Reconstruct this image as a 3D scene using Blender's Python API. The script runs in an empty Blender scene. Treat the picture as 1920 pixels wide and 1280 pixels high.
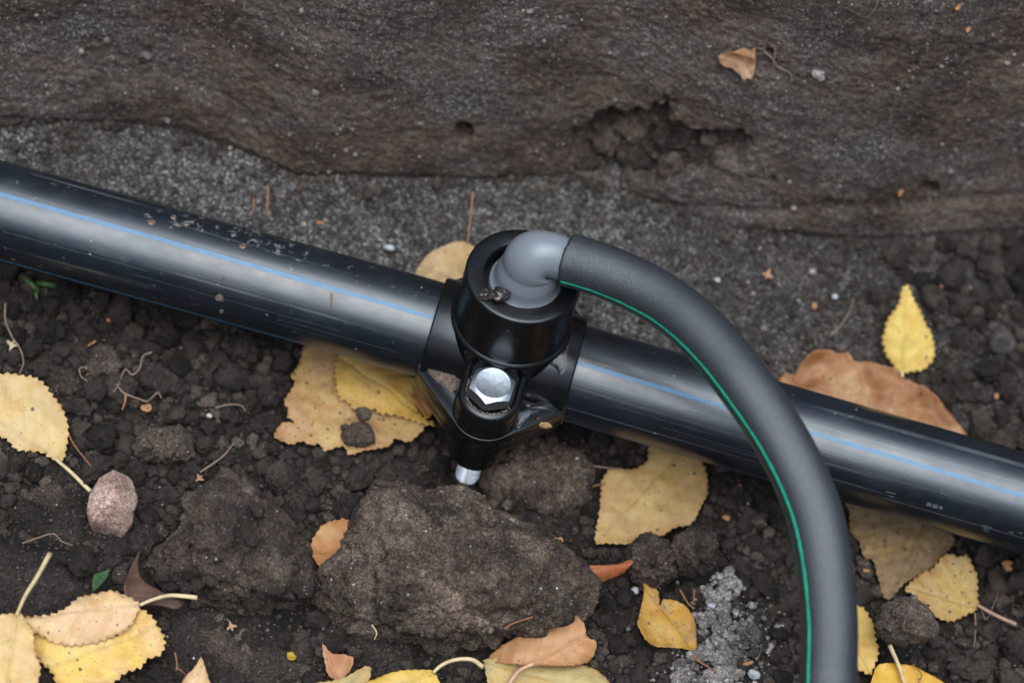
import bpy, bmesh, math, random
import numpy as np
from mathutils import Vector, Matrix
from mathutils.geometry import delaunay_2d_cdt

random.seed(7); RNG = np.random.default_rng(7)
SC = bpy.context.scene; COL = SC.collection
MM = 0.001
rad = math.radians

# ------------------------------------------------------------------ camera, sky, sun, exposure
# World: X along the water pipe, Y across the trench (away from the camera), Z up; the clamp is the origin. Millimetres in this file.
DEP, ROLL, DIST, LENS = rad(54), rad(15.9), 985.0, 85.0
V = np.array([0, math.cos(DEP), -math.sin(DEP)])            # viewing direction
U0 = np.array([0, math.sin(DEP), math.cos(DEP)]); X0 = np.array([1.0, 0, 0])
R_ = math.cos(ROLL)*X0 + math.sin(ROLL)*U0                  # camera right
U_ = -math.sin(ROLL)*X0 + math.cos(ROLL)*U0                 # camera up
K = 417.0/1920
CAM = (18*K)*R_ + (19*K)*U_ - V*DIST
cd = bpy.data.cameras.new('camera'); cam = bpy.data.objects.new('camera', cd); COL.objects.link(cam)
cam.matrix_world = Matrix(((R_[0], U_[0], -V[0], CAM[0]*MM), (R_[1], U_[1], -V[1], CAM[1]*MM), (R_[2], U_[2], -V[2], CAM[2]*MM), (0, 0, 0, 1)))
cd.sensor_width = 36; cd.lens = LENS; cd.clip_start = 0.01; cd.clip_end = 60
cd.dof.use_dof = True; cd.dof.focus_distance = (DIST-38)*MM; cd.dof.aperture_fstop = 5.6
SC.camera = cam

SUN_EL, SUN_AZ = rad(74), rad(-90)
w = bpy.data.worlds.new('World'); SC.world = w; w.use_nodes = True
wn = w.node_tree; wn.nodes.clear()
sky = wn.nodes.new('ShaderNodeTexSky'); sky.sky_type = 'NISHITA'; sky.sun_disc = False
sky.sun_elevation = SUN_EL; sky.sun_rotation = rad(90)-SUN_AZ; sky.air_density = 1.0; sky.dust_density = 6.0; sky.ozone_density = 1.0
bg = wn.nodes.new('ShaderNodeBackground'); bg.inputs[1].default_value = 0.05
wo = wn.nodes.new('ShaderNodeOutputWorld')
wn.links.new(sky.outputs[0], bg.inputs[0]); wn.links.new(bg.outputs[0], wo.inputs[0])
sd = bpy.data.lights.new('sun', 'SUN'); sd.energy = 1.5; sd.angle = rad(66); sd.color = (0.68, 0.85, 1.0)
sun = bpy.data.objects.new('sun', sd); COL.objects.link(sun)
sdir = Vector((math.cos(SUN_EL)*math.cos(SUN_AZ), math.cos(SUN_EL)*math.sin(SUN_AZ), math.sin(SUN_EL)))
sun.rotation_euler = sdir.to_track_quat('Z', 'Y').to_euler(); sun.location = (0, 0, 3)
SC.view_settings.view_transform = 'Standard'; SC.view_settings.look = 'None'; SC.view_settings.gamma = 1
SC.view_settings.exposure = 1.45; SC.view_settings.use_curve_mapping = False
SC.render.engine = 'CYCLES'; SC.cycles.max_bounces = 6; SC.cycles.use_denoising = True

# ------------------------------------------------------------------ projection helpers (measuring, in photograph pixels)
def ray(px, py):
    return V*LENS + R_*((px-960)/1920*36) + U_*((640-py)/1920*36)
def at(px, py, z):
    d = ray(px, py); return CAM + d*((z-CAM[2])/d[2])
def at_w(px, py, w_):
    d = ray(px, py); return CAM + d*((DIST-w_)/(d @ V))
def at_plane(px, py, p0, n):
    d = ray(px, py); return CAM + d*(((np.asarray(p0)-CAM) @ n)/(d @ n))
def proj(P):
    q = np.asarray(P, float)-CAM; dep = q @ V
    return np.stack([960+(q @ R_)/dep*LENS/36*1920, 640-(q @ U_)/dep*LENS/36*1920], -1)

# ------------------------------------------------------------------ numpy noise
def _h(ix, iy, iz, s):
    h = (ix.astype(np.int64)*374761393 + iy.astype(np.int64)*668265263 + iz.astype(np.int64)*2147483647 + s*974634777) & 0xffffffff
    h = ((h ^ (h >> 13))*1274126177) & 0xffffffff
    h = ((h ^ (h >> 15))*2246822519) & 0xffffffff
    return h ^ (h >> 16)
def perlin(P, f=1.0, seed=0):
    P = np.asarray(P, float)*f + 100.37
    i = np.floor(P).astype(np.int64); t = P-i
    s = t*t*t*(t*(t*6-15)+10); out = 0
    for a in (0, 1):
        for b in (0, 1):
            for c in (0, 1):
                h = _h(i[:, 0]+a, i[:, 1]+b, i[:, 2]+c, seed)
                g = ((h & 255)/127.5-1)*(t[:, 0]-a) + (((h >> 8) & 255)/127.5-1)*(t[:, 1]-b) + (((h >> 16) & 255)/127.5-1)*(t[:, 2]-c)
                wt = (s[:, 0] if a else 1-s[:, 0])*(s[:, 1] if b else 1-s[:, 1])*(s[:, 2] if c else 1-s[:, 2])
                out = out + g*wt
    return out
def fbm(P, f, octv=4, seed=0, gain=0.5):
    o = 0; a = 1.0
    for k in range(octv):
        o = o + a*perlin(P, f*2**k, seed+k*17); a *= gain
    return o
def worley(P, f, seed=0):
    P = np.asarray(P, float)*f + 50.21
    i = np.floor(P).astype(np.int64); best = np.full(len(P), 9.0)
    for a in (-1, 0, 1):
        for b in (-1, 0, 1):
            for c in (-1, 0, 1):
                h = _h(i[:, 0]+a, i[:, 1]+b, i[:, 2]+c, seed)
                dx = i[:, 0]+a+(h & 1023)/1023-P[:, 0]; dy = i[:, 1]+b+((h >> 10) & 1023)/1023-P[:, 1]; dz = i[:, 2]+c+((h >> 20) & 1023)/1023-P[:, 2]
                best = np.minimum(best, dx*dx+dy*dy+dz*dz)
    return np.sqrt(best)
def sstep(a, b, x):
    t = np.clip((x-a)/(b-a), 0, 1); return t*t*(3-2*t)
def inpoly(px, py, poly):
    poly = np.asarray(poly, float); n = len(poly); c = np.zeros(np.shape(px), bool); j = n-1
    for i in range(n):
        xi, yi = poly[i]; xj, yj = poly[j]
        m = ((yi > py) != (yj > py)) & (px < (xj-xi)*(py-yi)/(yj-yi+1e-12)+xi)
        c ^= m; j = i
    return c
def polydist(px, py, poly):                                  # signed distance, inside positive
    poly = np.asarray(poly, float); d = np.full(np.shape(px), 1e9)
    for i in range(len(poly)):
        a = poly[i-1]; b = poly[i]; ab = b-a
        t = np.clip(((px-a[0])*ab[0]+(py-a[1])*ab[1])/(ab @ ab+1e-9), 0, 1)
        d = np.minimum(d, np.hypot(px-a[0]-t*ab[0], py-a[1]-t*ab[1]))
    return np.where(inpoly(px, py, poly), d, -d)

# ------------------------------------------------------------------ objects
OFF = {}
def tag(o, label=None, cat=None, group=None, kind=None):
    for k, v in (('label', label), ('category', cat), ('group', group), ('kind', kind)):
        if v: o[k] = v
    return o
def thing(name, label, cat, loc, group=None):
    o = bpy.data.objects.new(name, None); COL.objects.link(o); o.empty_display_size = 0.01
    o.location = Vector(loc)*MM; OFF[o.name] = np.asarray(loc, float)
    return tag(o, label, cat, group)
def mesh(name, verts, faces, mat, smooth=True, sharp=None):
    """verts in mm; faces: one array, or a list of faces of any size"""
    me = bpy.data.meshes.new(name); v = np.asarray(verts, np.float32)*MM
    if isinstance(faces, np.ndarray):
        n, k = faces.shape
        me.vertices.add(len(v)); me.vertices.foreach_set('co', v.ravel())
        me.loops.add(n*k); me.loops.foreach_set('vertex_index', faces.astype(np.int32).ravel())
        me.polygons.add(n); me.polygons.foreach_set('loop_start', np.arange(0, n*k, k, dtype=np.int32))
        me.update(calc_edges=True)
    else:
        me.from_pydata([tuple(map(float, q)) for q in v], [], [tuple(int(i) for i in f) for f in faces])
    me.polygons.foreach_set('use_smooth', [smooth]*len(me.polygons))
    if sharp: me.set_sharp_from_angle(angle=rad(sharp))
    me.materials.append(mat); me.validate(); me.update(); return me
def obj(name, verts, faces, mat, parent=None, origin=None, smooth=True, sharp=None):
    verts = np.asarray(verts, float)
    if parent is not None: org = OFF[parent.name]
    else: org = np.asarray(origin if origin is not None else (0, 0, 0), float)
    o = bpy.data.objects.new(name, mesh(name, verts-org, faces, mat, smooth, sharp)); COL.objects.link(o)
    OFF[o.name] = org
    if parent is not None: o.parent = parent
    else: o.location = Vector(org)*MM
    return o
class MB:
    def __init__(s): s.v = []; s.f = []; s.n = 0
    def add(s, v, f):
        v = np.asarray(v, float); s.v.append(v); s.f += [tuple(int(i)+s.n for i in q) for q in f]; s.n += len(v); return s
    def obj(s, name, mat, parent=None, **k): return obj(name, np.concatenate(s.v), s.f, mat, parent, **k)
def grid_faces(nu, nv, wrap=False):
    i = np.arange(nu-1)[:, None]; j = np.arange(nv if wrap else nv-1)[None, :]; j2 = (j+1) % nv
    return np.stack([i*nv+j, (i+1)*nv+j, (i+1)*nv+j2, i*nv+j2], -1).reshape(-1, 4)
def lathe(prof, cx=0, cy=0, seg=96):
    prof = np.asarray(prof, float); a = np.arange(seg)*2*math.pi/seg
    v = np.stack([cx+prof[:, :1]*np.cos(a), cy+prof[:, :1]*np.sin(a), np.repeat(prof[:, 1:], seg, 1)], -1).reshape(-1, 3)
    return v, [tuple(q[::-1]) for q in grid_faces(len(prof), seg, True)]
def prism(outline, z0, z1, bev=0.6, seg=2, draft=0.0):
    bm = bmesh.new(); n = len(outline); c = np.mean(outline, 0)
    lo = [bm.verts.new((p[0], p[1], z0)) for p in outline]
    hi = [bm.verts.new((c[0]+(p[0]-c[0])*(1-draft), c[1]+(p[1]-c[1])*(1-draft), z1)) for p in outline]
    bm.faces.new(lo[::-1]); bm.faces.new(hi)
    for i in range(n): bm.faces.new((lo[i], lo[(i+1) % n], hi[(i+1) % n], hi[i]))
    bmesh.ops.recalc_face_normals(bm, faces=bm.faces)
    if bev:
        ed = [e for e in bm.edges if e.calc_face_angle(0) > rad(30)]
        bmesh.ops.bevel(bm, geom=ed, offset=bev, segments=seg, profile=0.5, affect='EDGES', clamp_overlap=True)
    bm.verts.index_update(); v = [tuple(q.co) for q in bm.verts]; f = [tuple(q.index for q in g.verts) for g in bm.faces]
    bm.free(); return v, f
def spline(pts, n):                                          # Catmull-Rom resampled by length
    P = np.asarray(pts, float); P = np.vstack([2*P[0]-P[1], P, 2*P[-1]-P[-2]]); out = []
    for i in range(1, len(P)-2):
        t = np.linspace(0, 1, 24, endpoint=False)[:, None]; a, b, c, d = P[i-1], P[i], P[i+1], P[i+2]
        out.append(0.5*(2*b+(c-a)*t+(2*a-5*b+4*c-d)*t*t+(3*b-a-3*c+d)*t**3))
    Q = np.vstack(out+[P[-2:-1]]); s = np.concatenate([[0], np.cumsum(np.linalg.norm(np.diff(Q[:, :3], axis=0), axis=1))])
    u = np.linspace(0, s[-1], n); return np.stack([np.interp(u, s, Q[:, k]) for k in range(Q.shape[1])], -1)
def frames(C, ref):
    T = np.gradient(C, axis=0); T /= np.linalg.norm(T, axis=1)[:, None]
    A = ref-(T @ ref)[:, None]*T; A /= np.linalg.norm(A, axis=1)[:, None]
    return T, A, np.cross(T, A)
def tube(C, r, seg=12, ref=np.array([0.13, 0.21, 0.97]), cap=True):
    C = np.asarray(C, float); r = np.broadcast_to(np.asarray(r, float), (len(C),)); T, A, B = frames(C, ref)
    a = np.arange(seg)*2*math.pi/seg
    v = (C[:, None]+r[:, None, None]*(np.cos(a)[None, :, None]*A[:, None]+np.sin(a)[None, :, None]*B[:, None])).reshape(-1, 3)
    f = [tuple(q[::-1]) for q in grid_faces(len(C), seg, True)]
    if cap: f += [tuple(range(seg)), tuple(range(len(v)-1, len(v)-seg-1, -1))]
    return v, f
def set_attr(o, name, vals): o.data.attributes.new(name, 'FLOAT', 'POINT').data.foreach_set('value', np.asarray(vals, np.float32))
_ico = {}
def ico(n):
    if n not in _ico:
        bm = bmesh.new(); bmesh.ops.create_icosphere(bm, subdivisions=n, radius=1); bm.verts.index_update()
        _ico[n] = (np.array([q.co[:] for q in bm.verts]), np.array([[q.index for q in f.verts] for f in bm.faces])); bm.free()
    return _ico[n]

# ------------------------------------------------------------------ materials
class M:
    def __init__(s, name):
        s.m = bpy.data.materials.new(name); s.m.use_nodes = True; s.t = s.m.node_tree; s.t.nodes.clear()
        s.o = s.t.nodes.new('ShaderNodeOutputMaterial'); s.p = s.n('ShaderNodeBsdfPrincipled')
        s.t.links.new(s.p.outputs[0], s.o.inputs[0]); s.tc = s.n('ShaderNodeTexCoord')
    def n(s, ty, **k):
        q = s.t.nodes.new(ty)
        for a, b in k.items(): setattr(q, a, b)
        return q
    def set(s, q, i, v):
        if isinstance(v, bpy.types.NodeSocket): s.t.links.new(v, q.inputs[i])
        else:
            if isinstance(v, (tuple, list)) and len(v) == 3 and q.inputs[i].type == 'RGBA': v = (*v, 1)
            q.inputs[i].default_value = v
        return q
    def P(s, **k):
        for a, b in k.items(): s.set(s.p, {'color': 'Base Color', 'rough': 'Roughness', 'metal': 'Metallic', 'normal': 'Normal', 'spec': 'Specular IOR Level', 'coat': 'Coat Weight', 'coatr': 'Coat Roughness', 'trans': 'Transmission Weight', 'ior': 'IOR', 'sheen': 'Sheen Weight'}[a], b)
        return s.m
    def map(s, scale=(1, 1, 1), loc=(0, 0, 0), co=None):
        q = s.n('ShaderNodeMapping'); s.set(q, 0, co or s.tc.outputs['Object']); q.inputs['Scale'].default_value = scale; q.inputs['Location'].default_value = loc; return q.outputs[0]
    def noise(s, co, scale, detail=4, rough=0.55, col=False):
        q = s.n('ShaderNodeTexNoise'); s.set(q, 'Vector', co); q.inputs['Scale'].default_value = scale; q.inputs['Detail'].default_value = detail; q.inputs['Roughness'].default_value = rough
        return q.outputs['Color' if col else 0]
    def vor(s, co, scale, feature='F1', rnd=1):
        q = s.n('ShaderNodeTexVoronoi', feature=feature); s.set(q, 'Vector', co); q.inputs['Scale'].default_value = scale; q.inputs['Randomness'].default_value = rnd; return q
    def ramp(s, fac, stops):
        q = s.n('ShaderNodeValToRGB'); s.set(q, 0, fac); e = q.color_ramp.elements
        while len(e) < len(stops): e.new(0.5)
        for i, (p, c) in enumerate(stops):
            e[i].position = p; e[i].color = (c, c, c, 1) if isinstance(c, (int, float)) else (*c, 1)
        return q.outputs[0]
    def mix(s, f, a, b, mode='MIX'):
        q = s.n('ShaderNodeMix', data_type='RGBA', blend_type=mode); s.set(q, 0, f); s.set(q, 6, a); s.set(q, 7, b); return q.outputs[2]
    def math(s, op, a, b=0.0, c=0.0):
        q = s.n('ShaderNodeMath', operation=op); s.set(q, 0, a); s.set(q, 1, b); s.set(q, 2, c); return q.outputs[0]
    def attr(s, name): return s.n('ShaderNodeAttribute', attribute_name=name).outputs['Fac']
    def sep(s, v): return s.set(s.n('ShaderNodeSeparateXYZ'), 0, v).outputs
    def bump(s, h, strength, dist, normal=None):
        q = s.n('ShaderNodeBump'); s.set(q, 'Height', h); q.inputs['Strength'].default_value = strength; q.inputs['Distance'].default_value = dist
        if normal: s.set(q, 'Normal', normal)
        return q.outputs[0]

def soil_mat(name, lo, mid, hi, specks=0.97, sandy=False, streak=False, tan=0.0, bstr=0.8, per_object=False, gain=1.3, grit=0.955):
    lo, mid, hi = [(q[0]*1.10, q[1], q[2]*.93) for q in (lo, mid, hi)]; lo = tuple(x*.75 for x in lo); mid = tuple(x*gain for x in mid); hi = tuple(x*gain for x in hi)
    m = M(name); co = m.tc.outputs['Object']
    if per_object:
        oi = m.n('ShaderNodeObjectInfo'); vm = m.n('ShaderNodeVectorMath', operation='ADD'); m.set(vm, 0, co); m.set(vm, 1, oi.outputs['Random']); co = vm.outputs[0]
    if streak: cs = m.map((0.42, 0.7, 1.0), co=co)
    else: cs = co
    big = m.noise(cs, 45, 5, 0.6); fine = m.noise(cs, 620, 6, 0.7); grain = m.noise(co, 2600, 3, 0.7)
    f = m.math('ADD', m.math('MULTIPLY', big, 0.38 if streak else 0.55), m.math('MULTIPLY', fine, 0.62 if streak else 0.45))
    f = m.math('ADD', f, m.math('MULTIPLY', m.math('SUBTRACT', grain, 0.5), 0.35))
    c = m.ramp(f, [(0.40, lo), (0.5, mid), (0.61, hi)])
    tn = m.math('ADD', m.attr('tone'), 1.0); cmb = m.n('ShaderNodeCombineColor'); [m.set(cmb, i_, tn) for i_ in range(3)]; c = m.mix(1.0, c, cmb.outputs[0], 'MULTIPLY')
    if tan:
        t = m.ramp(m.noise(co, 75, 3, 0.6), [(0.60, 0.0), (0.70, 1.0)]); c = m.mix(m.math('MULTIPLY', t, tan), c, (0.16, 0.105, 0.065))
    if per_object:
        c = m.mix(m.math('MULTIPLY', oi.outputs['Random'], 0.3), c, hi); c = m.mix(m.ramp(oi.outputs['Random'], [(0.0, 0.55), (0.5, 0.0)]), c, lo)
    vg = m.vor(co, 1300); h = m.math('ADD', m.math('MULTIPLY', fine, 0.9), m.math('MULTIPLY', grain, 0.5)); h = m.math('SUBTRACT', h, m.math('MULTIPLY', vg.outputs['Distance'], 0.35))
    c = m.mix(m.ramp(vg.outputs['Distance'], [(0.35, 0.0), (0.75, 0.55)]), c, lo)
    if sandy:
        sa = m.attr('sand'); v = m.vor(co, 900); g = m.ramp(m.sep(v.outputs['Color'])[0], [(0.0, 0.105), (0.45, 0.195), (0.8, 0.32), (0.97, 0.6)])
        g = m.mix(0.85, g, (1.0, 0.93, 0.86), 'MULTIPLY')
        g = m.mix(m.ramp(v.outputs['Distance'], [(0.3, 0.0), (0.62, 0.8)]), g, lo)
        sa2 = m.math('MULTIPLY', sa, m.ramp(m.noise(co, 160, 4, 0.65), [(0.32, 0.15), (0.55, 1.0)]))
        c = m.mix(sa2, c, g); h = m.math('ADD', h, m.math('MULTIPLY', m.math('SUBTRACT', 0.6, v.outputs['Distance']), m.math('MULTIPLY', sa2, 0.9)))
    v2 = m.vor(co, 330); sp = m.sep(v2.outputs['Color'])
    near = m.ramp(v2.outputs['Distance'], [(0.12, 1.0), (0.20, 0.0)])
    pick = m.ramp(sp[0], [(specks, 0.0), (min(0.999, specks+0.006), 1.0)])
    spc = m.ramp(sp[1], [(0.0, (0.25, 0.24, 0.23)), (0.6, (0.5, 0.5, 0.5)), (0.86, (0.30, 0.13, 0.05))])
    c = m.mix(m.math('MULTIPLY', near, pick), c, spc)
    v3 = m.vor(co, 820); s3 = m.sep(v3.outputs['Color']); c = m.mix(m.math('MULTIPLY', m.ramp(v3.outputs['Distance'], [(0.16, 0.9), (0.34, 0.0)]), m.ramp(s3[0], [(grit, 0.0), (grit+0.01, 1.0)])), c, m.ramp(s3[1], [(0.0, (0.13, 0.12, 0.11)), (0.8, (0.30, 0.29, 0.28)), (1.0, (0.5, 0.5, 0.5))]))
    return m.P(color=c, rough=0.85, spec=0.3, normal=m.bump(h, bstr, 0.0014))
SOIL = soil_mat('crumbly_dark_soil', (0.008, 0.0063, 0.0053), (0.024, 0.019, 0.016), (0.072, 0.057, 0.047), sandy=True, bstr=1.0, gain=1.0)
WALL = soil_mat('cut_peaty_soil', (0.026, 0.0185, 0.014), (0.064, 0.0475, 0.037), (0.15, 0.117, 0.094), specks=0.91, sandy=True, streak=True, bstr=1.0, gain=1.15, grit=0.90)
CRUMB = soil_mat('soil_crumbs', (0.010, 0.008, 0.0066), (0.028, 0.0225, 0.019), (0.085, 0.068, 0.056), specks=0.975, bstr=1.0, per_object=True)
CLOD = soil_mat('brown_clod_soil', gain=1.48, lo=(0.024, 0.0178, 0.0138), mid=(0.068, 0.0515, 0.0405), hi=(0.18, 0.14, 0.11), specks=0.89, grit=.94, tan=0.55, bstr=1.0)
CLOD2 = soil_mat('dark_clod_soil', (0.016, 0.0122, 0.0098), (0.044, 0.034, 0.0275), (0.12, 0.093, 0.075), specks=0.90, tan=0.15, per_object=True, bstr=1.0, gain=1.55, grit=.945)
ASH = soil_mat('pale_ashy_crumbs', (0.05, 0.047, 0.045), (0.125, 0.12, 0.115), (0.36, 0.35, 0.34), specks=0.9, per_object=True)

def m_pipe():
    m = M('black_polyethylene'); co = m.tc.outputs['Object']
    fine = m.noise(m.map((3, 700, 700)), 1, 3, 0.7); med = m.noise(m.map((1.5, 220, 220)), 1, 2)
    blot = m.noise(co, 35, 5, 0.65); f2 = m.noise(co, 260, 6, 0.75)
    film = m.math('MULTIPLY', m.ramp(blot, [(0.35, 0.2), (0.7, 1.0)]), m.ramp(fine, [(0.3, 0.5), (0.7, 1.0)]))
    c = m.mix(film, (0.003, 0.0042, 0.006), (0.006, 0.011, 0.020)); c = m.mix(m.math('MULTIPLY', m.ramp(m.noise(m.map((2, 420, 420), (3, 1, 2)), 1, 2, 0.6), [(0.60, 0.0), (0.70, 1.0)]), m.ramp(m.noise(co, 22, 3), [(0.42, 0.0), (0.58, 0.9)])), c, (0.07, 0.073, 0.078))
    # dried splashes of mud, thickest on a stretch of the pipe left of the clamp
    xs = m.sep(co); dx = m.math('DIVIDE', m.math('SUBTRACT', xs[0], -0.115), 0.045); g = m.math('EXPONENT', m.math('MULTIPLY', m.math('MULTIPLY', dx, dx), -1.0))
    top = m.ramp(xs[1], [(0.504/1, 0.0), (0.512/1, 1.0)]) if False else m.math('GREATER_THAN', xs[1], 0.001)
    thr = m.math('SUBTRACT', 0.63, m.math('MULTIPLY', m.math('MULTIPLY', g, top), 0.10))
    mud = m.math('MULTIPLY', m.math('MULTIPLY', m.math('SUBTRACT', f2, thr), 14.0), 1.0); mud.node.use_clamp = True
    v = m.vor(co, 160); sp = m.sep(v.outputs['Color']); dot = m.math('MULTIPLY', m.ramp(v.outputs['Distance'], [(0.045, 1.0), (0.08, 0.0)]), m.ramp(sp[0], [(0.80, 0.0), (0.81, 1.0)]))
    mk = m.math('MAXIMUM', m.math('MULTIPLY', mud, 0.55), dot)
    c = m.mix(mk, c, (0.26, 0.24, 0.22))
    ro = m.math('ADD', m.math('MULTIPLY', med, 0.05), m.math('MULTIPLY', m.ramp(m.noise(m.map((60, 90, 90)), 1, 5, 0.7), [(0.35, 0.0), (0.65, 1.0)]), 0.13)); ro = m.math('ADD', ro, 0.26); ro = m.math('ADD', ro, m.math('MULTIPLY', mk, 0.4))
    h = m.math('ADD', fine, m.math('MULTIPLY', mk, 2.0))
    return m.P(color=c, rough=ro, spec=0.95, normal=m.bump(h, 0.07, 0.0004))
def m_flat(name, col, rough, var=0.25, scale=300, bump=0.1, spec=0.5, dots=0.0):
    m = M(name); co = m.tc.outputs['Object']; n1 = m.noise(co, scale, 5, 0.65)
    c = m.mix(m.ramp(n1, [(0.3, 0.0), (0.7, 1.0)]), tuple(x*(1-var) for x in col), tuple(x*(1+var) for x in col))
    if dots:
        v = m.vor(co, 220); sp = m.sep(v.outputs['Color']); d = m.math('MULTIPLY', m.ramp(v.outputs['Distance'], [(0.05, 1.0), (0.09, 0.0)]), m.ramp(sp[0], [(1-dots, 0.0), (1.001-dots, 1.0)]))
        c = m.mix(d, c, (0.3, 0.28, 0.26))
    return m.P(color=c, rough=m.math('ADD', m.math('MULTIPLY', m.noise(co, scale*0.4, 3), 0.2), rough-0.1), spec=spec, normal=m.bump(n1, bump, 0.0003))
PIPE = m_pipe()
BLUE = m_flat('blue_stripe_plastic', (0.055, 0.145, 0.24), 0.42, 0.15)
GREEN = m_flat('green_stripe_rubber', (0.01, 0.48, 0.27), 0.5, 0.35, 900)
PRINT = m_flat('faded_white_print', (0.075, 0.08, 0.085), 0.6, 0.6, 1500)
CLAMP = m_flat('glossy_black_plastic', (0.004, 0.0042, 0.0047), 0.27, 0.3, 250, 0.08, dots=0.12)
GREY = m_flat('grey_pvc', (0.155, 0.168, 0.185), 0.33, 0.06, 120, 0.05)
def m_hose():
    m = M('matt_black_rubber'); co = m.tc.outputs['Object']; g = m.noise(co, 1900, 3, 0.7); b = m.noise(co, 60, 4); 
    c = m.mix(m.ramp(g, [(0.35, 0.0), (0.65, 1.0)]), (0.009, 0.010, 0.012), (0.034, 0.038, 0.045))
    return m.P(color=c, rough=m.math('ADD', m.math('MULTIPLY', b, 0.12), 0.33), spec=1.0, normal=m.bump(g, 0.5, 0.0007))
HOSE = m_hose()
def m_zinc():
    m = M('zinc_plated_steel'); co = m.tc.outputs['Object']; n1 = m.noise(co, 500, 5, 0.7)
    c = m.mix(m.ramp(n1, [(0.4, 0.0), (0.62, 1.0)]), (0.36, 0.39, 0.42), (0.50, 0.535, 0.57))
    return m.P(color=c, metal=1.0, rough=m.math('ADD', m.math('MULTIPLY', n1, 0.2), 0.30), normal=m.bump(m.noise(co, 1200, 3), 0.12, 0.0002))
ZINC = m_zinc()
LITZINC = m_flat('lit_zinc_thread', (0.88, 0.90, 0.92), 0.3, 0.04, 800); LITZINC.node_tree.nodes['Principled BSDF'].inputs['Metallic'].default_value = 0.55  # zinc colour lightened so the shaded thread looks lit from the front
def m_water():
    m = M('clear_water'); return m.P(color=(0.9, 0.93, 0.96), rough=0.02, trans=1.0, ior=1.33)
WATER = m_water()
MUD = soil_mat('dried_mud', (0.06, 0.048, 0.038), (0.14, 0.11, 0.09), (0.26, 0.21, 0.17), specks=0.9)
WETMUD = soil_mat('wet_mud', (0.012, 0.008, 0.006), (0.028, 0.02, 0.015), (0.06, 0.042, 0.03), specks=0.98); 
WETMUD.node_tree.nodes['Principled BSDF'].inputs['Coat Weight'].default_value = 1.0
WETMUD.node_tree.nodes['Principled BSDF'].inputs['Coat Roughness'].default_value = 0.08
STONE = soil_mat('pink_granite', (0.15, 0.10, 0.085), (0.32, 0.225, 0.19), (0.55, 0.44, 0.38), specks=0.8, bstr=0.6)
NEEDLE = m_flat('dry_brown_needle', (0.22, 0.085, 0.035), 0.6, 0.3)
ROOT = m_flat('pale_root', (0.17, 0.11, 0.075), 0.7, 0.3)
WHITEBIT = m_flat('white_mineral', (0.36, 0.37, 0.37), 0.6, 0.3)
GREENLEAF = m_flat('green_leaf', (0.035, 0.085, 0.018), 0.5, 0.4, 200)

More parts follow.
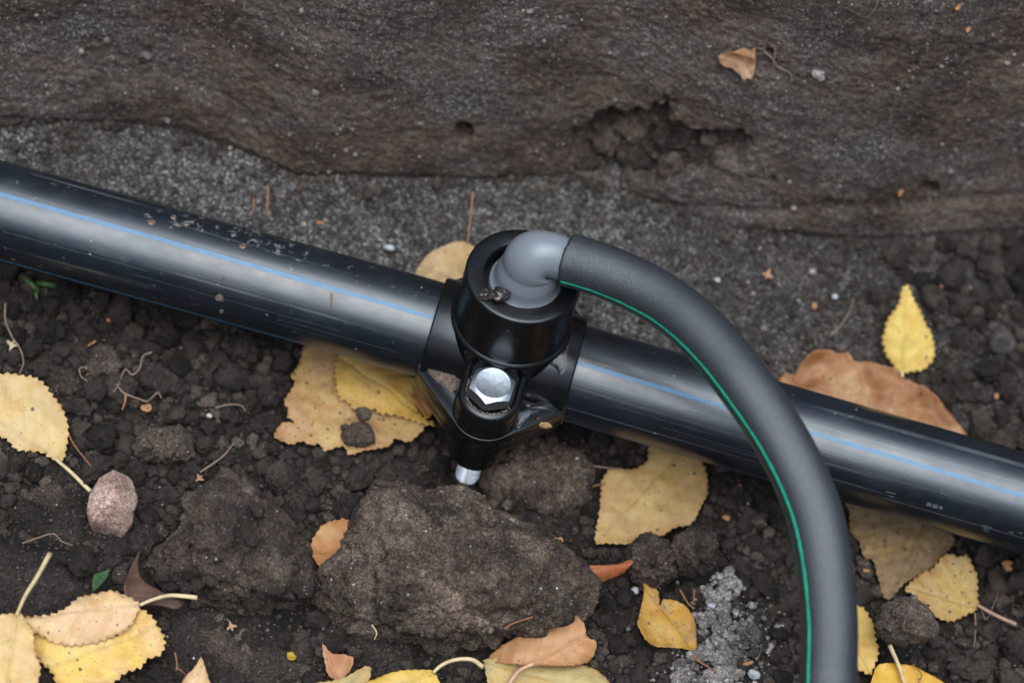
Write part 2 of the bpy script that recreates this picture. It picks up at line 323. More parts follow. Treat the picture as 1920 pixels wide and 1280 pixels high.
def leaf_mat(name, a, b, c, spot=0.5, seed=0.0, vein=0.17, grey=0.0):
    """UV: x = mm along the midrib / 100, y = mm across / 100"""
    a, b, c = [(min(.84, q[0]*1.10), q[1]*1.01, q[2]*.93) for q in (a, b, c)]
    m = M(name); uv = m.tc.outputs['UV']; co = m.map((1, 1, 1), (seed, seed*0.7, 0), uv)
    n1 = m.noise(co, 5, 4, 0.6); n2 = m.noise(co, 40, 5, 0.7); n3 = m.noise(co, 14, 3, 0.5)
    col = m.ramp(n1, [(0.38, a), (0.5, b), (0.60, c)])
    eg = m.attr('edge'); eb = m.math('MULTIPLY', m.math('SUBTRACT', 1.0, eg), m.ramp(n3, [(0.38, 0.0), (0.62, 0.75)])); col = m.mix(eb, col, (b[0]*.70, b[1]*.52, b[2]*.36))
    col = m.mix(m.ramp(n2, [(0.3, 0.35), (0.7, 0.0)]), col, tuple(x*0.62 for x in b))
    xs = m.sep(uv); ab = m.math('ABSOLUTE', xs[1])
    q = m.math('SUBTRACT', xs[0], m.math('MULTIPLY', ab, 0.9)); q = m.math('FRACT', m.math('MULTIPLY', m.math('ADD', q, m.math('MULTIPLY', n3, 0.006)), 16.0))
    d = m.math('ABSOLUTE', m.math('SUBTRACT', q, 0.5))
    v1 = m.ramp(d, [(0.0, 1.0), (0.07, 0.0)]); v0 = m.ramp(ab, [(0.003, 1.0), (0.009, 0.0)])
    vv = m.math('MAXIMUM', m.math('MULTIPLY', v1, 0.55), v0)
    col = m.mix(m.math('MULTIPLY', vv, vein), col, tuple(min(1, x*0.45) for x in a))
    bl = m.noise(m.map((1, 1, 1), (seed*2, 3, 1), uv), 8, 5, 0.65); col = m.mix(m.math('MULTIPLY', m.ramp(bl, [(0.53, 0.0), (0.62, 1.0)]), 0.55), col, (b[0]*.80, b[1]*.64, b[2]*.45))
    vo = m.vor(co, 34); sp = m.sep(vo.outputs['Color'])
    dd = m.math('ADD', vo.outputs['Distance'], m.math('MULTIPLY', m.math('SUBTRACT', n2, 0.5), 0.5))
    nsp = m.noise(m.map((1, 1, 1), (seed*3, 1, 5), uv), 52, 3, 0.6); s0 = m.ramp(nsp, [(0.675-0.075*spot, 0.0), (0.705-0.075*spot, 1.0)])
    s1 = m.math('MULTIPLY', m.ramp(dd, [(0.20, 1.0), (0.32, 0.0)]), m.ramp(sp[0], [(1-0.14*spot, 0.0), (1.001-0.14*spot, 1.0)]))
    vo2 = m.vor(co, 110); sp2 = m.sep(vo2.outputs['Color'])
    s2 = m.math('MULTIPLY', m.ramp(vo2.outputs['Distance'], [(0.15, 1.0), (0.3, 0.0)]), m.ramp(sp2[0], [(1-0.14*spot, 0.0), (1.001-0.14*spot, 1.0)]))
    col = m.mix(m.math('MULTIPLY', m.math('MAXIMUM', m.math('MAXIMUM', s1, s2), s0), 0.85), col, (0.055, 0.045, 0.04))
    if grey:
        col = m.mix(m.math('MULTIPLY', m.ramp(m.noise(co, 11, 5, 0.7), [(0.5, 0.0), (0.62, 1.0)]), grey), col, (0.12, 0.095, 0.08))
    h = m.math('ADD', m.math('MULTIPLY', vv, -0.8), m.math('MULTIPLY', n2, 0.5))
    nm = m.bump(h, 0.5, 0.0005)
    m.P(color=col, rough=0.55, spec=0.35, normal=nm)
    tr = m.n('ShaderNodeBsdfTranslucent'); m.set(tr, 0, col); mx = m.n('ShaderNodeMixShader'); mx.inputs[0].default_value = 0.22
    m.t.links.new(m.p.outputs[0], mx.inputs[1]); m.t.links.new(tr.outputs[0], mx.inputs[2]); m.t.links.new(mx.outputs[0], m.o.inputs[0])
    return m.m

# ------------------------------------------------------------------ ground and trench sides
ZC = -14.0
CREASE = [(-700, 150), (-250, 205), (-50, 222), (100, 226), (220, 230), (330, 242), (440, 277), (560, 330), (700, 337), (900, 340), (1060, 334), (1150, 352), (1240, 388), (1400, 428), (1600, 448), (1750, 440), (1980, 428), (2300, 440), (2900, 470)]
CR = np.array([at(a, b, ZC) for a, b in CREASE])
def ycrease(x): return np.interp(x, CR[:, 0], CR[:, 1])
CAVITY = [(1065, 300), (1075, 250), (1110, 215), (1150, 203), (1185, 205), (1215, 208), (1235, 190), (1255, 195), (1262, 225), (1300, 245), (1345, 243), (1390, 250), (1405, 270), (1395, 300), (1340, 315), (1290, 330), (1240, 345), (1160, 350), (1090, 335)]
def ground_z(x, y, fine=True):
    x = np.asarray(x, float); y = np.asarray(y, float)
    P = np.stack([x, y, 0*x], -1).reshape(-1, 3)
    yc = ycrease(x)
    t = np.clip((y-12)/np.maximum(yc-12, 8), 0, 1.6)
    z = -46+(ZC+46)*np.where(t < 1, t**1.15, 1+(t-1)*0.4) - 9*np.exp(-((x+4)/26)**2-((y+36)/26)**2)
    z = z + (fbm(P, 1/55, 3, 3)*7).reshape(z.shape)*np.clip(1.15-t, 0.12, 1)
    z = z + 12*sstep(-110, -210, x)*sstep(-60, -150, y) + 5*sstep(-70, -150, y)
    front = sstep(-235, -430, y); z = z + front*190                   # the near side of the trench, behind the camera's feet
    if fine:
        cr = 1-sstep(-8, 30, y)*(1-0.45*sstep(95, 160, x))
        wv = worley(P, 1/5.5, 5).reshape(z.shape); wv2 = worley(P, 1/2.6, 9).reshape(z.shape)
        z = z + cr*((0.6-wv)*3.4+(0.5-wv2)*1.2) + (1-cr)*((0.5-wv2)*1.0) + (fbm(P, 1/3.0, 3, 21)*0.8).reshape(z.shape)
    return z

def axis(lo, hi, step, far, n=22):
    g = np.geomspace(1, far/step, n); return np.concatenate([lo-np.cumsum(np.diff(np.geomspace(step, far, n)))[::-1], np.arange(lo, hi, step), hi+np.cumsum(np.diff(np.geomspace(step, far, n)))])
LEAFHOLES = []      # (polygon in world xy, plane point, normal) filled by the leaf list below; the soil stays under the leaves

# ------------------------------------------------------------------ leaf descriptions (outline in photograph pixels, height over the soil)
def Z(o, s, pts): return [(o[0]+x/s, o[1]+y/s) for x, y in pts]
CREAM = ((0.62, 0.43, 0.25), (0.68, 0.49, 0.29), (0.70, 0.52, 0.27)); YEL = ((0.60, 0.42, 0.13), (0.66, 0.46, 0.12), (0.66, 0.43, 0.08))
TAN = ((0.42, 0.26, 0.13), (0.45, 0.29, 0.13), (0.46, 0.33, 0.13)); BRN = ((0.23, 0.10, 0.042), (0.34, 0.175, 0.08), (0.42, 0.27, 0.145))
ORG = ((0.42, 0.19, 0.07), (0.48, 0.24, 0.09), (0.46, 0.28, 0.12)); GRY = ((0.19, 0.13, 0.07), (0.25, 0.175, 0.095), (0.29, 0.20, 0.09))
PALE = ((0.42, 0.34, 0.16), (0.48, 0.38, 0.17), (0.50, 0.36, 0.13)); DRY = ((0.05, 0.027, 0.018), (0.085, 0.043, 0.027), (0.13, 0.066, 0.04))
ZL = Z
LEAVES = [
 dict(lab='pale yellow birch leaf with long stalk pointing at the pink stone', out=[(-55, 770), (-30, 722), (0, 705), (40, 706), (75, 718), (100, 745), (118, 770), (128, 800), (124, 838), (118, 862), (98, 858), (78, 846), (52, 842), (28, 838), (12, 820), (-8, 815), (-40, 806)],
      base=(104, 860), tip=(-60, 745), col=((0.56, 0.44, 0.23), (0.60, 0.46, 0.24), (0.60, 0.45, 0.20)), h=9, tilt=(0, .25), cup=3, spot=.12, stalk=[(104, 860), (132, 884), (170, 921)], tooth=2.2),
 dict(lab='pale cream birch leaf folded over a yellow leaf beside the dark clod', out=[(265, 1132), (240, 1115), (205, 1106), (165, 1112), (140, 1125), (125, 1140), (100, 1150), (65, 1157), (40, 1160), (8, 1165), (40, 1178), (75, 1190), (110, 1202), (150, 1204), (185, 1198), (215, 1188), (242, 1175), (255, 1155)],
      base=(264, 1133), tip=(8, 1165), col=CREAM, h=15, tilt=(0, .1), cup=-2.5, spot=.2, stalk=[(262, 1134), (285, 1124), (315, 1116), (345, 1117), (370, 1120)], tooth=2.2),
 dict(lab='broad bright yellow birch leaf beneath the folded cream leaf', out=[(58, 1178), (100, 1165), (180, 1150), (255, 1140), (285, 1158), (300, 1180), (310, 1205), (300, 1228), (275, 1237), (265, 1252), (235, 1260), (215, 1277), (190, 1288), (150, 1300), (110, 1296), (100, 1262), (78, 1242), (60, 1215)],
      base=(80, 1255), tip=(300, 1170), col=((0.66, 0.46, 0.24), (0.70, 0.52, 0.22), (0.72, 0.52, 0.12)), h=10, tilt=(0, .12), cup=1.5, spot=.3, tooth=2.8),
 dict(lab='cream birch leaf cut by the lower left corner with an upright stalk', out=[(30, 1146), (8, 1150), (-20, 1160), (-45, 1200), (-50, 1300), (20, 1330), (62, 1318), (70, 1285), (76, 1252), (66, 1222), (62, 1182), (52, 1166), (44, 1152)],
      base=(30, 1148), tip=(10, 1330), col=((0.62, 0.47, 0.22), (0.66, 0.48, 0.24), (0.68, 0.50, 0.20)), h=12.5, tilt=(0, .1), cup=1.5, spot=.2, stalk=[(32, 1150), (48, 1115), (70, 1080), (94, 1036)], stalkz=22, tooth=1.5),
 dict(lab='narrow pale leaf tip poking up at the bottom edge below the dark clod', out=[(378, 1230), (365, 1252), (342, 1275), (328, 1310), (400, 1310), (390, 1268), (383, 1242)],
      base=(365, 1320), tip=(378, 1230), col=CREAM, h=10, tilt=(0, .5), cup=-4, spot=.2, tooth=0.4),
 dict(lab='large tan birch leaf with ragged edge under the pipe left of the clamp', out=Z((420, 640), 4.571, [(690, 20), (670, 80), (640, 190), (570, 300), (605, 360), (515, 520), (550, 600), (540, 650), (605, 700), (490, 710), (420, 840), (510, 860), (580, 880), (660, 850), (740, 885), (820, 870), (860, 920), (950, 900), (1030, 885), (1080, 960), (1200, 920), (1320, 920), (1420, 890), (1470, 830), (1570, 860), (1660, 810), (1720, 740), (1640, 560), (1500, 350), (1300, 100), (1000, 0)]),
      base=(640, 640), tip=(655, 850), col=TAN, h=6, tilt=(0, .0), cup=1.5, spot=.75, tooth=1.4),
 dict(lab='yellow birch leaf lying over the tan leaf left of the clamp', out=Z((420, 640), 4.571, [(985, 60), (960, 150), (955, 350), (1000, 480), (1060, 500), (1120, 570), (1200, 580), (1290, 570), (1340, 610), (1450, 620), (1600, 680), (1760, 720), (1810, 710), (1700, 640), (1650, 560), (1620, 330), (1560, 160), (1350, 60)]),
      base=(625, 660), tip=(815, 796), col=((0.50, 0.34, 0.12), (0.54, 0.36, 0.11), (0.56, 0.36, 0.08)), h=9, tilt=(0, .0), cup=-1.5, spot=.35, tooth=2.6),
 dict(lab='small orange leaf edge showing beside the left ear of the clamp', out=Z((420, 640), 4.571, [(1540, 280), (1640, 330), (1700, 480), (1780, 600), (1745, 655), (1680, 575), (1600, 470)]),
      base=(765, 705), tip=(808, 780), col=ORG, h=11.5, tilt=(0, .0), cup=1, spot=.2, tooth=.3),
 dict(lab='pale round birch leaf standing behind the pipe and collar', out=[(772, 524), (785, 500), (805, 475), (840, 459), (870, 456), (892, 470), (905, 500), (890, 535), (850, 560), (800, 552)],
      base=(890, 545), tip=(775, 490), col=((0.42, 0.31, 0.17), (0.48, 0.36, 0.20), (0.50, 0.33, 0.15)), h=7, tilt=(0, .35), cup=2, spot=.2, tooth=.5),
 dict(lab='broad tan birch leaf with a muddy notch below the pipe right of the clamp', out=Z((1080, 820), 3.047, [(425, 20), (410, 75), (404, 135), (335, 178), (205, 180), (150, 240), (140, 330), (130, 440), (108, 600), (180, 605), (290, 605), (350, 580), (480, 565), (560, 520), (660, 490), (720, 380), (755, 300), (745, 200), (710, 130), (600, 40)]),
      base=(1280, 845), tip=(1118, 1015), col=((0.42, 0.28, 0.13), (0.47, 0.32, 0.14), (0.49, 0.35, 0.14)), h=7, tilt=(0, .05), cup=1, spot=.35, tooth=1.6),
 dict(lab='torn yellow leaf with brown blotches beside the pale ashy crumbs', out=Z((1080, 820), 3.047, [(385, 812), (390, 880), (375, 950), (355, 1030), (340, 1090), (370, 1150), (400, 1185), (480, 1200), (600, 1195), (690, 1200), (690, 1100), (680, 1050), (630, 970), (570, 930), (500, 920), (480, 960), (470, 870), (420, 845)]),
      base=(1300, 1210), tip=(1206, 1095), col=((0.50, 0.35, 0.13), (0.52, 0.32, 0.08), (0.50, 0.27, 0.03)), h=7, tilt=(0, .1), cup=4, spot=.5, grey=.5, tooth=.6),
 dict(lab='large crumpled brown leaf behind the pipe at the right', out=Z((1400, 480), 3.2, [(180, 760), (230, 700), (300, 690), (330, 630), (400, 580), (480, 570), (540, 590), (600, 590), (640, 640), (720, 650), (860, 700), (940, 750), (1050, 800), (1150, 870), (1240, 980), (1345, 1090), (1300, 1150), (800, 1010), (300, 850)]),
      base=(1830, 840), tip=(1470, 700), col=BRN, h=9, tilt=(0, .25), cup=4, spot=.3, wave=4.6, tooth=.5),
 dict(lab='small bright yellow pointed birch leaf standing behind the brown leaf', out=Z((1400, 480), 3.2, [(955, 170), (930, 200), (920, 260), (890, 320), (845, 380), (830, 440), (815, 500), (830, 580), (870, 640), (930, 695), (1000, 690), (1080, 670), (1130, 590), (1115, 480), (1075, 400), (1040, 320), (1000, 260), (975, 190)]),
      base=(1693, 697), tip=(1698, 533), col=((0.58, 0.45, 0.11), (0.62, 0.46, 0.12), (0.64, 0.47, 0.16)), h=10, tilt=(0, .55), cup=-1.2, spot=.2, stalk=[(1693, 695), (1691, 705), (1690, 715)], tooth=2.4),
 dict(lab='greyish brown birch leaf with dark spots below the pipe right of the hose', out=Z((1560, 900), 3.37, [(80, 130), (110, 200), (120, 330), (170, 380), (210, 480), (260, 500), (290, 600), (330, 740), (380, 740), (420, 690), (500, 620), (620, 560), (700, 480), (750, 420), (765, 340), (500, 180)]),
      base=(1740, 960), tip=(1668, 1120), col=GRY, h=5, tilt=(0, 0), cup=1.5, spot=.9, tooth=1.2),
 dict(lab='spotted mustard birch leaf with brown stalk overlapping the greyish leaf', out=Z((1560, 900), 3.37, [(455, 690), (500, 640), (560, 590), (640, 550), (690, 490), (740, 470), (800, 490), (850, 480), (890, 560), (920, 620), (926, 790), (870, 830), (770, 880), (680, 870), (620, 830), (560, 780), (520, 730)]),
      base=(1834, 1135), tip=(1700, 1100), col=((0.38, 0.26, 0.11), (0.43, 0.30, 0.12), (0.44, 0.31, 0.10)), h=9, tilt=(0, .1), cup=1.5, spot=.8, stalk=[(1832, 1133), (1865, 1152), (1905, 1170)], scol=(0.25, 0.15, 0.10), tooth=2.0),
 dict(lab='yellow birch leaf half hidden by the hose near the bottom edge', out=Z((1560, 900), 3.37, [(60, 830), (100, 790), (190, 800), (240, 870), (270, 930), (272, 1000), (290, 1080), (270, 1170), (230, 1232), (150, 1190), (60, 1150), (20, 1000)]),
      base=(1570, 1140), tip=(1632, 1265), col=((0.64, 0.47, 0.13), (0.68, 0.50, 0.16), (0.70, 0.50, 0.18)), h=8, tilt=(0, .1), cup=1, spot=.15, tooth=2.2),
 dict(lab='golden yellow leaf with pale stalk cut by the bottom edge right of the hose', out=[(1625, 1300), (1640, 1256), (1655, 1245), (1700, 1246), (1730, 1255), (1768, 1278), (1795, 1305), (1760, 1330), (1650, 1330)],
      base=(1692, 1270), tip=(1720, 1335), col=((0.62, 0.42, 0.08), (0.64, 0.40, 0.05), (0.66, 0.44, 0.09)), h=9, tilt=(0, .1), cup=2, spot=.15, stalk=[(1697, 1285), (1686, 1250), (1668, 1208)], stalkz=8, tooth=.4),
 dict(lab='lemon yellow leaf with arched stalk at the bottom edge below the big clod', out=[(686, 1278), (740, 1260), (800, 1255), (818, 1266), (826, 1300), (800, 1330), (700, 1330), (675, 1305)],
      base=(816, 1258), tip=(680, 1310), col=((0.62, 0.46, 0.10), (0.66, 0.47, 0.10), (0.66, 0.48, 0.16)), h=9, tilt=(0, .15), cup=-2, spot=.1, stalk=[(812, 1260), (830, 1245), (855, 1236), (885, 1236), (906, 1250)], stalkz=3, tooth=.8),
 dict(lab='pale yellow leaf point at the bottom edge beside the lemon yellow leaf', out=[(592, 1280), (640, 1270), (692, 1248), (688, 1285), (650, 1320), (585, 1320)],
      base=(600, 1320), tip=(692, 1248), col=PALE, h=7, tilt=(0, .2), cup=1, spot=.2, tooth=.8),
 dict(lab='small rusty leaf piece under the lower left of the big clod', out=[(604, 1203), (620, 1222), (645, 1226), (663, 1235), (652, 1262), (632, 1273), (615, 1262), (607, 1232)],
      base=(632, 1273), tip=(605, 1203), col=((0.42, 0.20, 0.10), (0.47, 0.25, 0.13), (0.50, 0.30, 0.17)), h=8, tilt=(0, .35), cup=2, spot=.4, tooth=.6),
 dict(lab='orange tan leaf tucked under the left side of the big clod', out=[(690, 985), (660, 980), (640, 974), (605, 985), (590, 1005), (580, 1035), (598, 1060), (602, 1088), (640, 1090), (690, 1040)],
      base=(690, 1020), tip=(581, 1035), col=ORG, h=8, tilt=(0, .1), cup=2, spot=.4, tooth=1.4),
 dict(lab='orange brown curled leaf under the lower right of the big clod', out=[(1080, 1150), (1094, 1170), (1100, 1195), (1117, 1205), (1108, 1235), (1070, 1247), (1000, 1249), (950, 1243), (918, 1230), (960, 1195)],
      base=(992, 1247), tip=(1112, 1185), col=((0.46, 0.23, 0.10), (0.50, 0.28, 0.14), (0.46, 0.27, 0.14)), h=14, tilt=(0, .3), cup=-4, spot=.15, stalk=[(1020, 1238), (990, 1248), (970, 1260), (952, 1285)], scol=(0.42, 0.24, 0.15), tooth=.7),
 dict(lab='pale olive leaf at the bottom edge under the orange brown leaf', out=[(905, 1236), (960, 1235), (1010, 1245), (1080, 1243), (1125, 1258), (1145, 1283), (1140, 1325), (1030, 1340), (935, 1320), (915, 1280)],
      base=(905, 1240), tip=(1150, 1310), col=PALE, h=8, tilt=(0, .1), cup=-2, spot=.15, tooth=.8),
 dict(lab='rusty orange curled leaf sliver to the right of the big clod', out=[(1085, 1058), (1130, 1060), (1160, 1056), (1188, 1049), (1168, 1074), (1125, 1092), (1100, 1095)],
      base=(1085, 1075), tip=(1188, 1050), col=((0.32, 0.09, 0.03), (0.38, 0.13, 0.05), (0.42, 0.18, 0.08)), h=14, tilt=(0, .5), cup=-4, spot=.1, tooth=.2),
 dict(lab='dark brown curled dry leaf against the left dark clod', out=[(262, 1030), (250, 1050), (240, 1075), (233, 1100), (240, 1122), (262, 1132), (300, 1135), (330, 1142), (345, 1128), (310, 1112), (285, 1098), (265, 1082), (258, 1060)],
      base=(345, 1132), tip=(262, 1030), col=DRY, h=15, tilt=(0, .5), cup=4, spot=.1, tooth=.3),
 dict(lab='small green leaf bit beside the cream leaves', out=[(172, 1098), (176, 1078), (192, 1070), (205, 1066), (200, 1080), (186, 1098), (174, 1108)],
      base=(170, 1106), tip=(206, 1066), col=((0.025, 0.075, 0.02), (0.035, 0.10, 0.03), (0.05, 0.12, 0.035)), h=8, tilt=(0, .3), cup=1, spot=.1, tooth=.1),
 dict(lab='yellow leaf fleck under the left edge of the dark lower clod', out=[(538, 1222), (548, 1220), (556, 1228), (552, 1236), (540, 1234)], base=(538, 1228), tip=(556, 1230), col=((0.4, 0.3, 0.03), (0.45, 0.33, 0.03), (0.45, 0.33, 0.03)), h=4, tilt=(0, 0), cup=.3, spot=.1, tooth=0),
]
for i, L in enumerate(LEAVES):
    c = np.mean(L['out'], 0); zz = -42.0
    for _ in range(6):
        p = at(c[0], c[1], zz+L['h']); zz = float(ground_z(np.array([p[0]]), np.array([p[1]]), False)[0])
    L['p0'] = at(c[0], c[1], zz+L['h']); n = np.array([-L['tilt'][0], -L['tilt'][1], 1.0]); L['n'] = n/np.linalg.norm(n)
    L['xyz'] = np.array([at_plane(a, b, L['p0'], L['n']) for a, b in L['out']])

# soil sheet
gx = axis(-340, 340, 1.1, 1200); gy = np.concatenate([[-6000, -3000, -1500, -900, -700], np.arange(-560, -215, 8), np.arange(-215, 150, 1.0), np.arange(150, 260, 4)])
GX, GY = np.meshgrid(gx, gy, indexing='ij'); GZ = ground_z(GX.ravel(), GY.ravel()).reshape(GX.shape)
pp = proj(np.stack([GX, GY, GZ], -1).reshape(-1, 3)).reshape(*GX.shape, 2)
for L in LEAVES:
    dd = polydist(GX, GY, L['xyz'][:, :2]) if False else None
    lo = L['xyz'][:, :2].min(0)-3; hi = L['xyz'][:, :2].max(0)+3
    k = (GX > lo[0]) & (GX < hi[0]) & (GY > lo[1]) & (GY < hi[1])
    if not k.any(): continue
    x, y = GX[k], GY[k]; sdv = polydist(x, y, L['xyz'][:, :2])
    pl = L['p0'][2]-((x-L['p0'][0])*L['n'][0]+(y-L['p0'][1])*L['n'][1])/L['n'][2]-abs(L['cup'])*0.9-1.7
    GZ[k] = np.where(sdv > -2.5, np.minimum(GZ[k], pl), GZ[k])
sand = sstep(16, 34, GY)*(0.42+0.58*sstep(1400, 1150, pp[..., 0]))
sand = np.clip(sand*(0.75+0.5*perlin(np.stack([GX, GY, 0*GX], -1).reshape(-1, 3), 1/30, 77).reshape(GX.shape)), 0, 1)
ashm = np.exp(-(((pp[..., 0]-1350)/75)**2+((pp[..., 1]-1200)/85)**2)); sand = np.maximum(sand, 0.8*ashm*(GY < -40))
ground = obj('ground', np.stack([GX, GY, GZ], -1).reshape(-1, 3), grid_faces(len(gx), len(gy)), SOIL)
ground.data.attributes.new('sand', 'FLOAT', 'POINT').data.foreach_set('value', sand.astype(np.float32).ravel())
tag(ground, 'dark crumbly soil of the trench floor', kind='structure')

# cut side of the trench
wx = axis(-330, 330, 0.85, 1200); wz = np.concatenate([np.arange(-30, 112, 0.7), 112+np.cumsum(np.geomspace(1, 14, 18))]); WX, WZ = np.meshgrid(wx, wz, indexing='ij')
hh = WZ-ZC; lean = 0.30
WYb = ycrease(WX)+hh*lean; WYb = WYb-0
Pn = np.stack([WX, WYb, WZ], -1).reshape(-1, 3); q = proj(Pn); qx = q[:, 0].reshape(WX.shape); qy = q[:, 1].reshape(WX.shape)
S = WX.shape
d = fbm(Pn*[1, .6, 1.4], 1/48, 3, 31).reshape(S)*1.4 + fbm(Pn*[.35, .6, 1], 1/6, 4, 41, .7).reshape(S)*0.5 + fbm(Pn*[.7, .8, 1], 1/2.2, 3, 51, .7).reshape(S)*0.75 + (0.5-worley(Pn*[.6, .8, 1], 1/3.0, 57).reshape(S))*0.9*sstep(-.1, .3, perlin(Pn, 1/22, 58).reshape(S))
pl = worley(Pn*[.35, .6, 1.1], 1/9.0, 61).reshape(S); d += (0.55-pl)*0.9
d += 0.6*np.exp(-((hh-9)/7)**2)*(0.6+0.6*perlin(Pn, 1/35, 71).reshape(S)) - 2.0*sstep(4, -1, hh)
led = polydist(qx, qy, [(1180, 470), (1240, 392), (1400, 402), (1600, 395), (1800, 378), (2000, 370), (2000, 520), (1180, 520)]); d += 1.6*sstep(-10, 14, led)-1.2*np.exp(-((led+6)/9)**2)
led2 = polydist(qx, qy, [(-100, 300), (-100, 200), (120, 195), (300, 140), (420, 180), (520, 290), (600, 320), (600, 420)]); d += 1.6*sstep(-5, 8, led2)
dc = polydist(qx, qy, CAVITY)+perlin(Pn, 1/7, 81).reshape(S)*22+perlin(Pn, 1/2.5, 83).reshape(S)*8; cav = sstep(-4, 14, dc); d -= 13*cav
d += cav*(fbm(Pn, 1/8, 3, 91).reshape(S)*6+(0.5-worley(Pn, 1/6, 93).reshape(S))*5)
for hx, hy, a, b in ((868, 250, 17, 20), (1740, 356, 18, 13), (1445, 97, 9, 6), (1447, 338, 6, 8), (1310, 250, 12, 5)):
    rr = ((qx-hx)/a)**2+((qy-hy)/b)**2+perlin(Pn, 1/2, 87).reshape(S)*.3; d -= 30*sstep(1.2, 0.7, rr)
top = sstep(170, 205, WZ)
WY = WYb-d*(1-top)*np.clip((hh+8)/10, 0.2, 1); WY = np.where(WZ > 112, WY, WY)
Pw = np.stack([WX, WY, WZ], -1)
edge = Pw[:, -1:].copy(); e1 = edge+[0, 60, 6]; e2 = edge+[0, 800, 8]; e3 = edge+[0, 6000, 0]
Pw = np.concatenate([Pw, e1, e2, e3], 1)
ws = np.clip(0.22+0.9*fbm(Pn*[.5, .7, 1], 1/26, 4, 101).reshape(S), 0, 1)
for bx, by, sx, sy, am in ((60, 165, 110, 35, .8), (200, 105, 90, 25, .7), (790, 140, 70, 28, .7), (870, 195, 40, 30, .8), (520, 225, 90, 18, .6), (700, 40, 120, 25, .6), (900, 70, 130, 40, .5), (1400, 150, 90, 25, .8), (1330, 150, 60, 20, .6), (1700, 10, 160, 14, .9), (1480, 255, 40, 30, .7)):
    ws = np.maximum(ws, am*np.exp(-((qx-bx)/sx)**2-((qy-by)/sy)**2)*(0.7+0.6*perlin(Pn, 1/9, 111).reshape(S)))
ws = np.clip(ws*(1-.8*cav), 0, 1)*0.9; ws = np.concatenate([ws, np.zeros((S[0], 3))], 1)
wall = obj('trench_wall', Pw.reshape(-1, 3), grid_faces(Pw.shape[0], Pw.shape[1])[:, ::-1], WALL)
wall.data.attributes.new('sand', 'FLOAT', 'POINT').data.foreach_set('value', ws.astype(np.float32).ravel())
tag(wall, 'cut brown earth side of the trench with a crumbling hollow', kind='structure')
WALLP = Pw[:, :S[1]]; WQX, WQY = qx, qy
def wall_at(px, py):
    sel = (np.abs(wx) < 300); q2 = proj(WALLP[sel].reshape(-1, 3)); i = np.argmin((q2[:, 0]-px)**2+(q2[:, 1]-py)**2); return WALLP[sel].reshape(-1, 3)[i]
GZf = GZ
def gz(x, y):                                                # soil height as built
    i = np.clip(np.searchsorted(gx, x), 0, len(gx)-1); j = np.clip(np.searchsorted(gy, y), 0, len(gy)-1); return GZf[i, j]
def on_ground(px, py, dz=0):
    z = -40.0
    for _ in range(8): p = at(px, py, z); z = 0.5*z+0.5*(float(gz(p[0], p[1]))+dz)
    return at(px, py, z)

# ------------------------------------------------------------------ water pipe
PX = [-900, -212, -35, 35, 215, 900]; PY = [-3, -1.3, 1.0, -0.6, -1.2, -3]
def pipe_c(x):
    x = np.asarray(x, float); k = sum(np.interp(x+o, PX, PY) for o in range(-30, 31, 10))/7; return np.stack([x, k, 0*x], -1)
def pipe_p(x, ang, r):                                       # ang in degrees around the pipe from the camera side, up positive
    a = np.radians(ang); n = np.cos(a)[..., None]*(-V) + np.sin(a)[..., None]*U0; return pipe_c(x)+r*n
def twist(x): return 13.6-x*0.0262
pipe = thing('water_pipe', 'long black plastic water pipe with blue stripes lying across the trench', 'pipe', (0, 0, -20))
xs = np.linspace(-900, 900, 240); A = np.linspace(0, 360, 128, endpoint=False); XX, AA = np.meshgrid(xs, A, indexing='ij')
obj('pipe_body', pipe_p(XX, AA, 20.0).reshape(-1, 3), grid_faces(240, 128, True)[:, ::-1], PIPE, pipe)
def patch(name, x0, x1, a0, a1, r, mat, parent, nx=200, na=5, tw=True, rag=0.0):
    xs = np.linspace(x0, x1, nx); t = np.linspace(0, 1, na); XX, T = np.meshgrid(xs, t, indexing='ij'); base = twist(XX) if tw else 0
    edge = np.stack([XX, 0*XX+a0, 0*XX], -1).reshape(-1, 3); jit = perlin(edge, 1/6, 5).reshape(XX.shape)*rag
    AAg = base+a0+(a1-a0)*T+jit; v = pipe_p(XX, AAg, r).reshape(-1, 3); return obj(name, v, grid_faces(nx, na), mat, parent)
for k in range(4): patch('blue_stripe', -899, 899, -2.5-90*k, 2.5-90*k, 20.06, BLUE, pipe, rag=.25)
for a, b, a0, a1 in ((163, 167, -33, -31.5), (165, 166.5, -38, -36.5), (180, 182, -36, -31), (182.6, 184.6, -36, -31), (185.2, 186.6, -35, -31), (204, 208, -41.5, -40), (205, 207.6, -45, -43.5), (205, 207.6, -48.5, -47), (215, 217, -40, -38)):
    patch('print_mark', a, b, a0, a1, 20.05, PRINT, pipe, nx=8, na=4, tw=False, rag=.5)
[patch('scratch', x0_, x0_+l_, a0_, a0_+.35, 20.04, PRINT, pipe, nx=40, na=2, tw=False, rag=.6) for x0_, l_, a0_ in ((-205, 60, -22), (-150, 85, -31), (-120, 40, -12), (-90, 50, -38), (50, 40, -24), (70, 60, -33), (120, 30, 8), (150, 55, -16))]
patch('scratch', 163, 236, -43.0, -42.2, 20.05, PRINT, pipe, nx=60, na=2, tw=False, rag=.5)

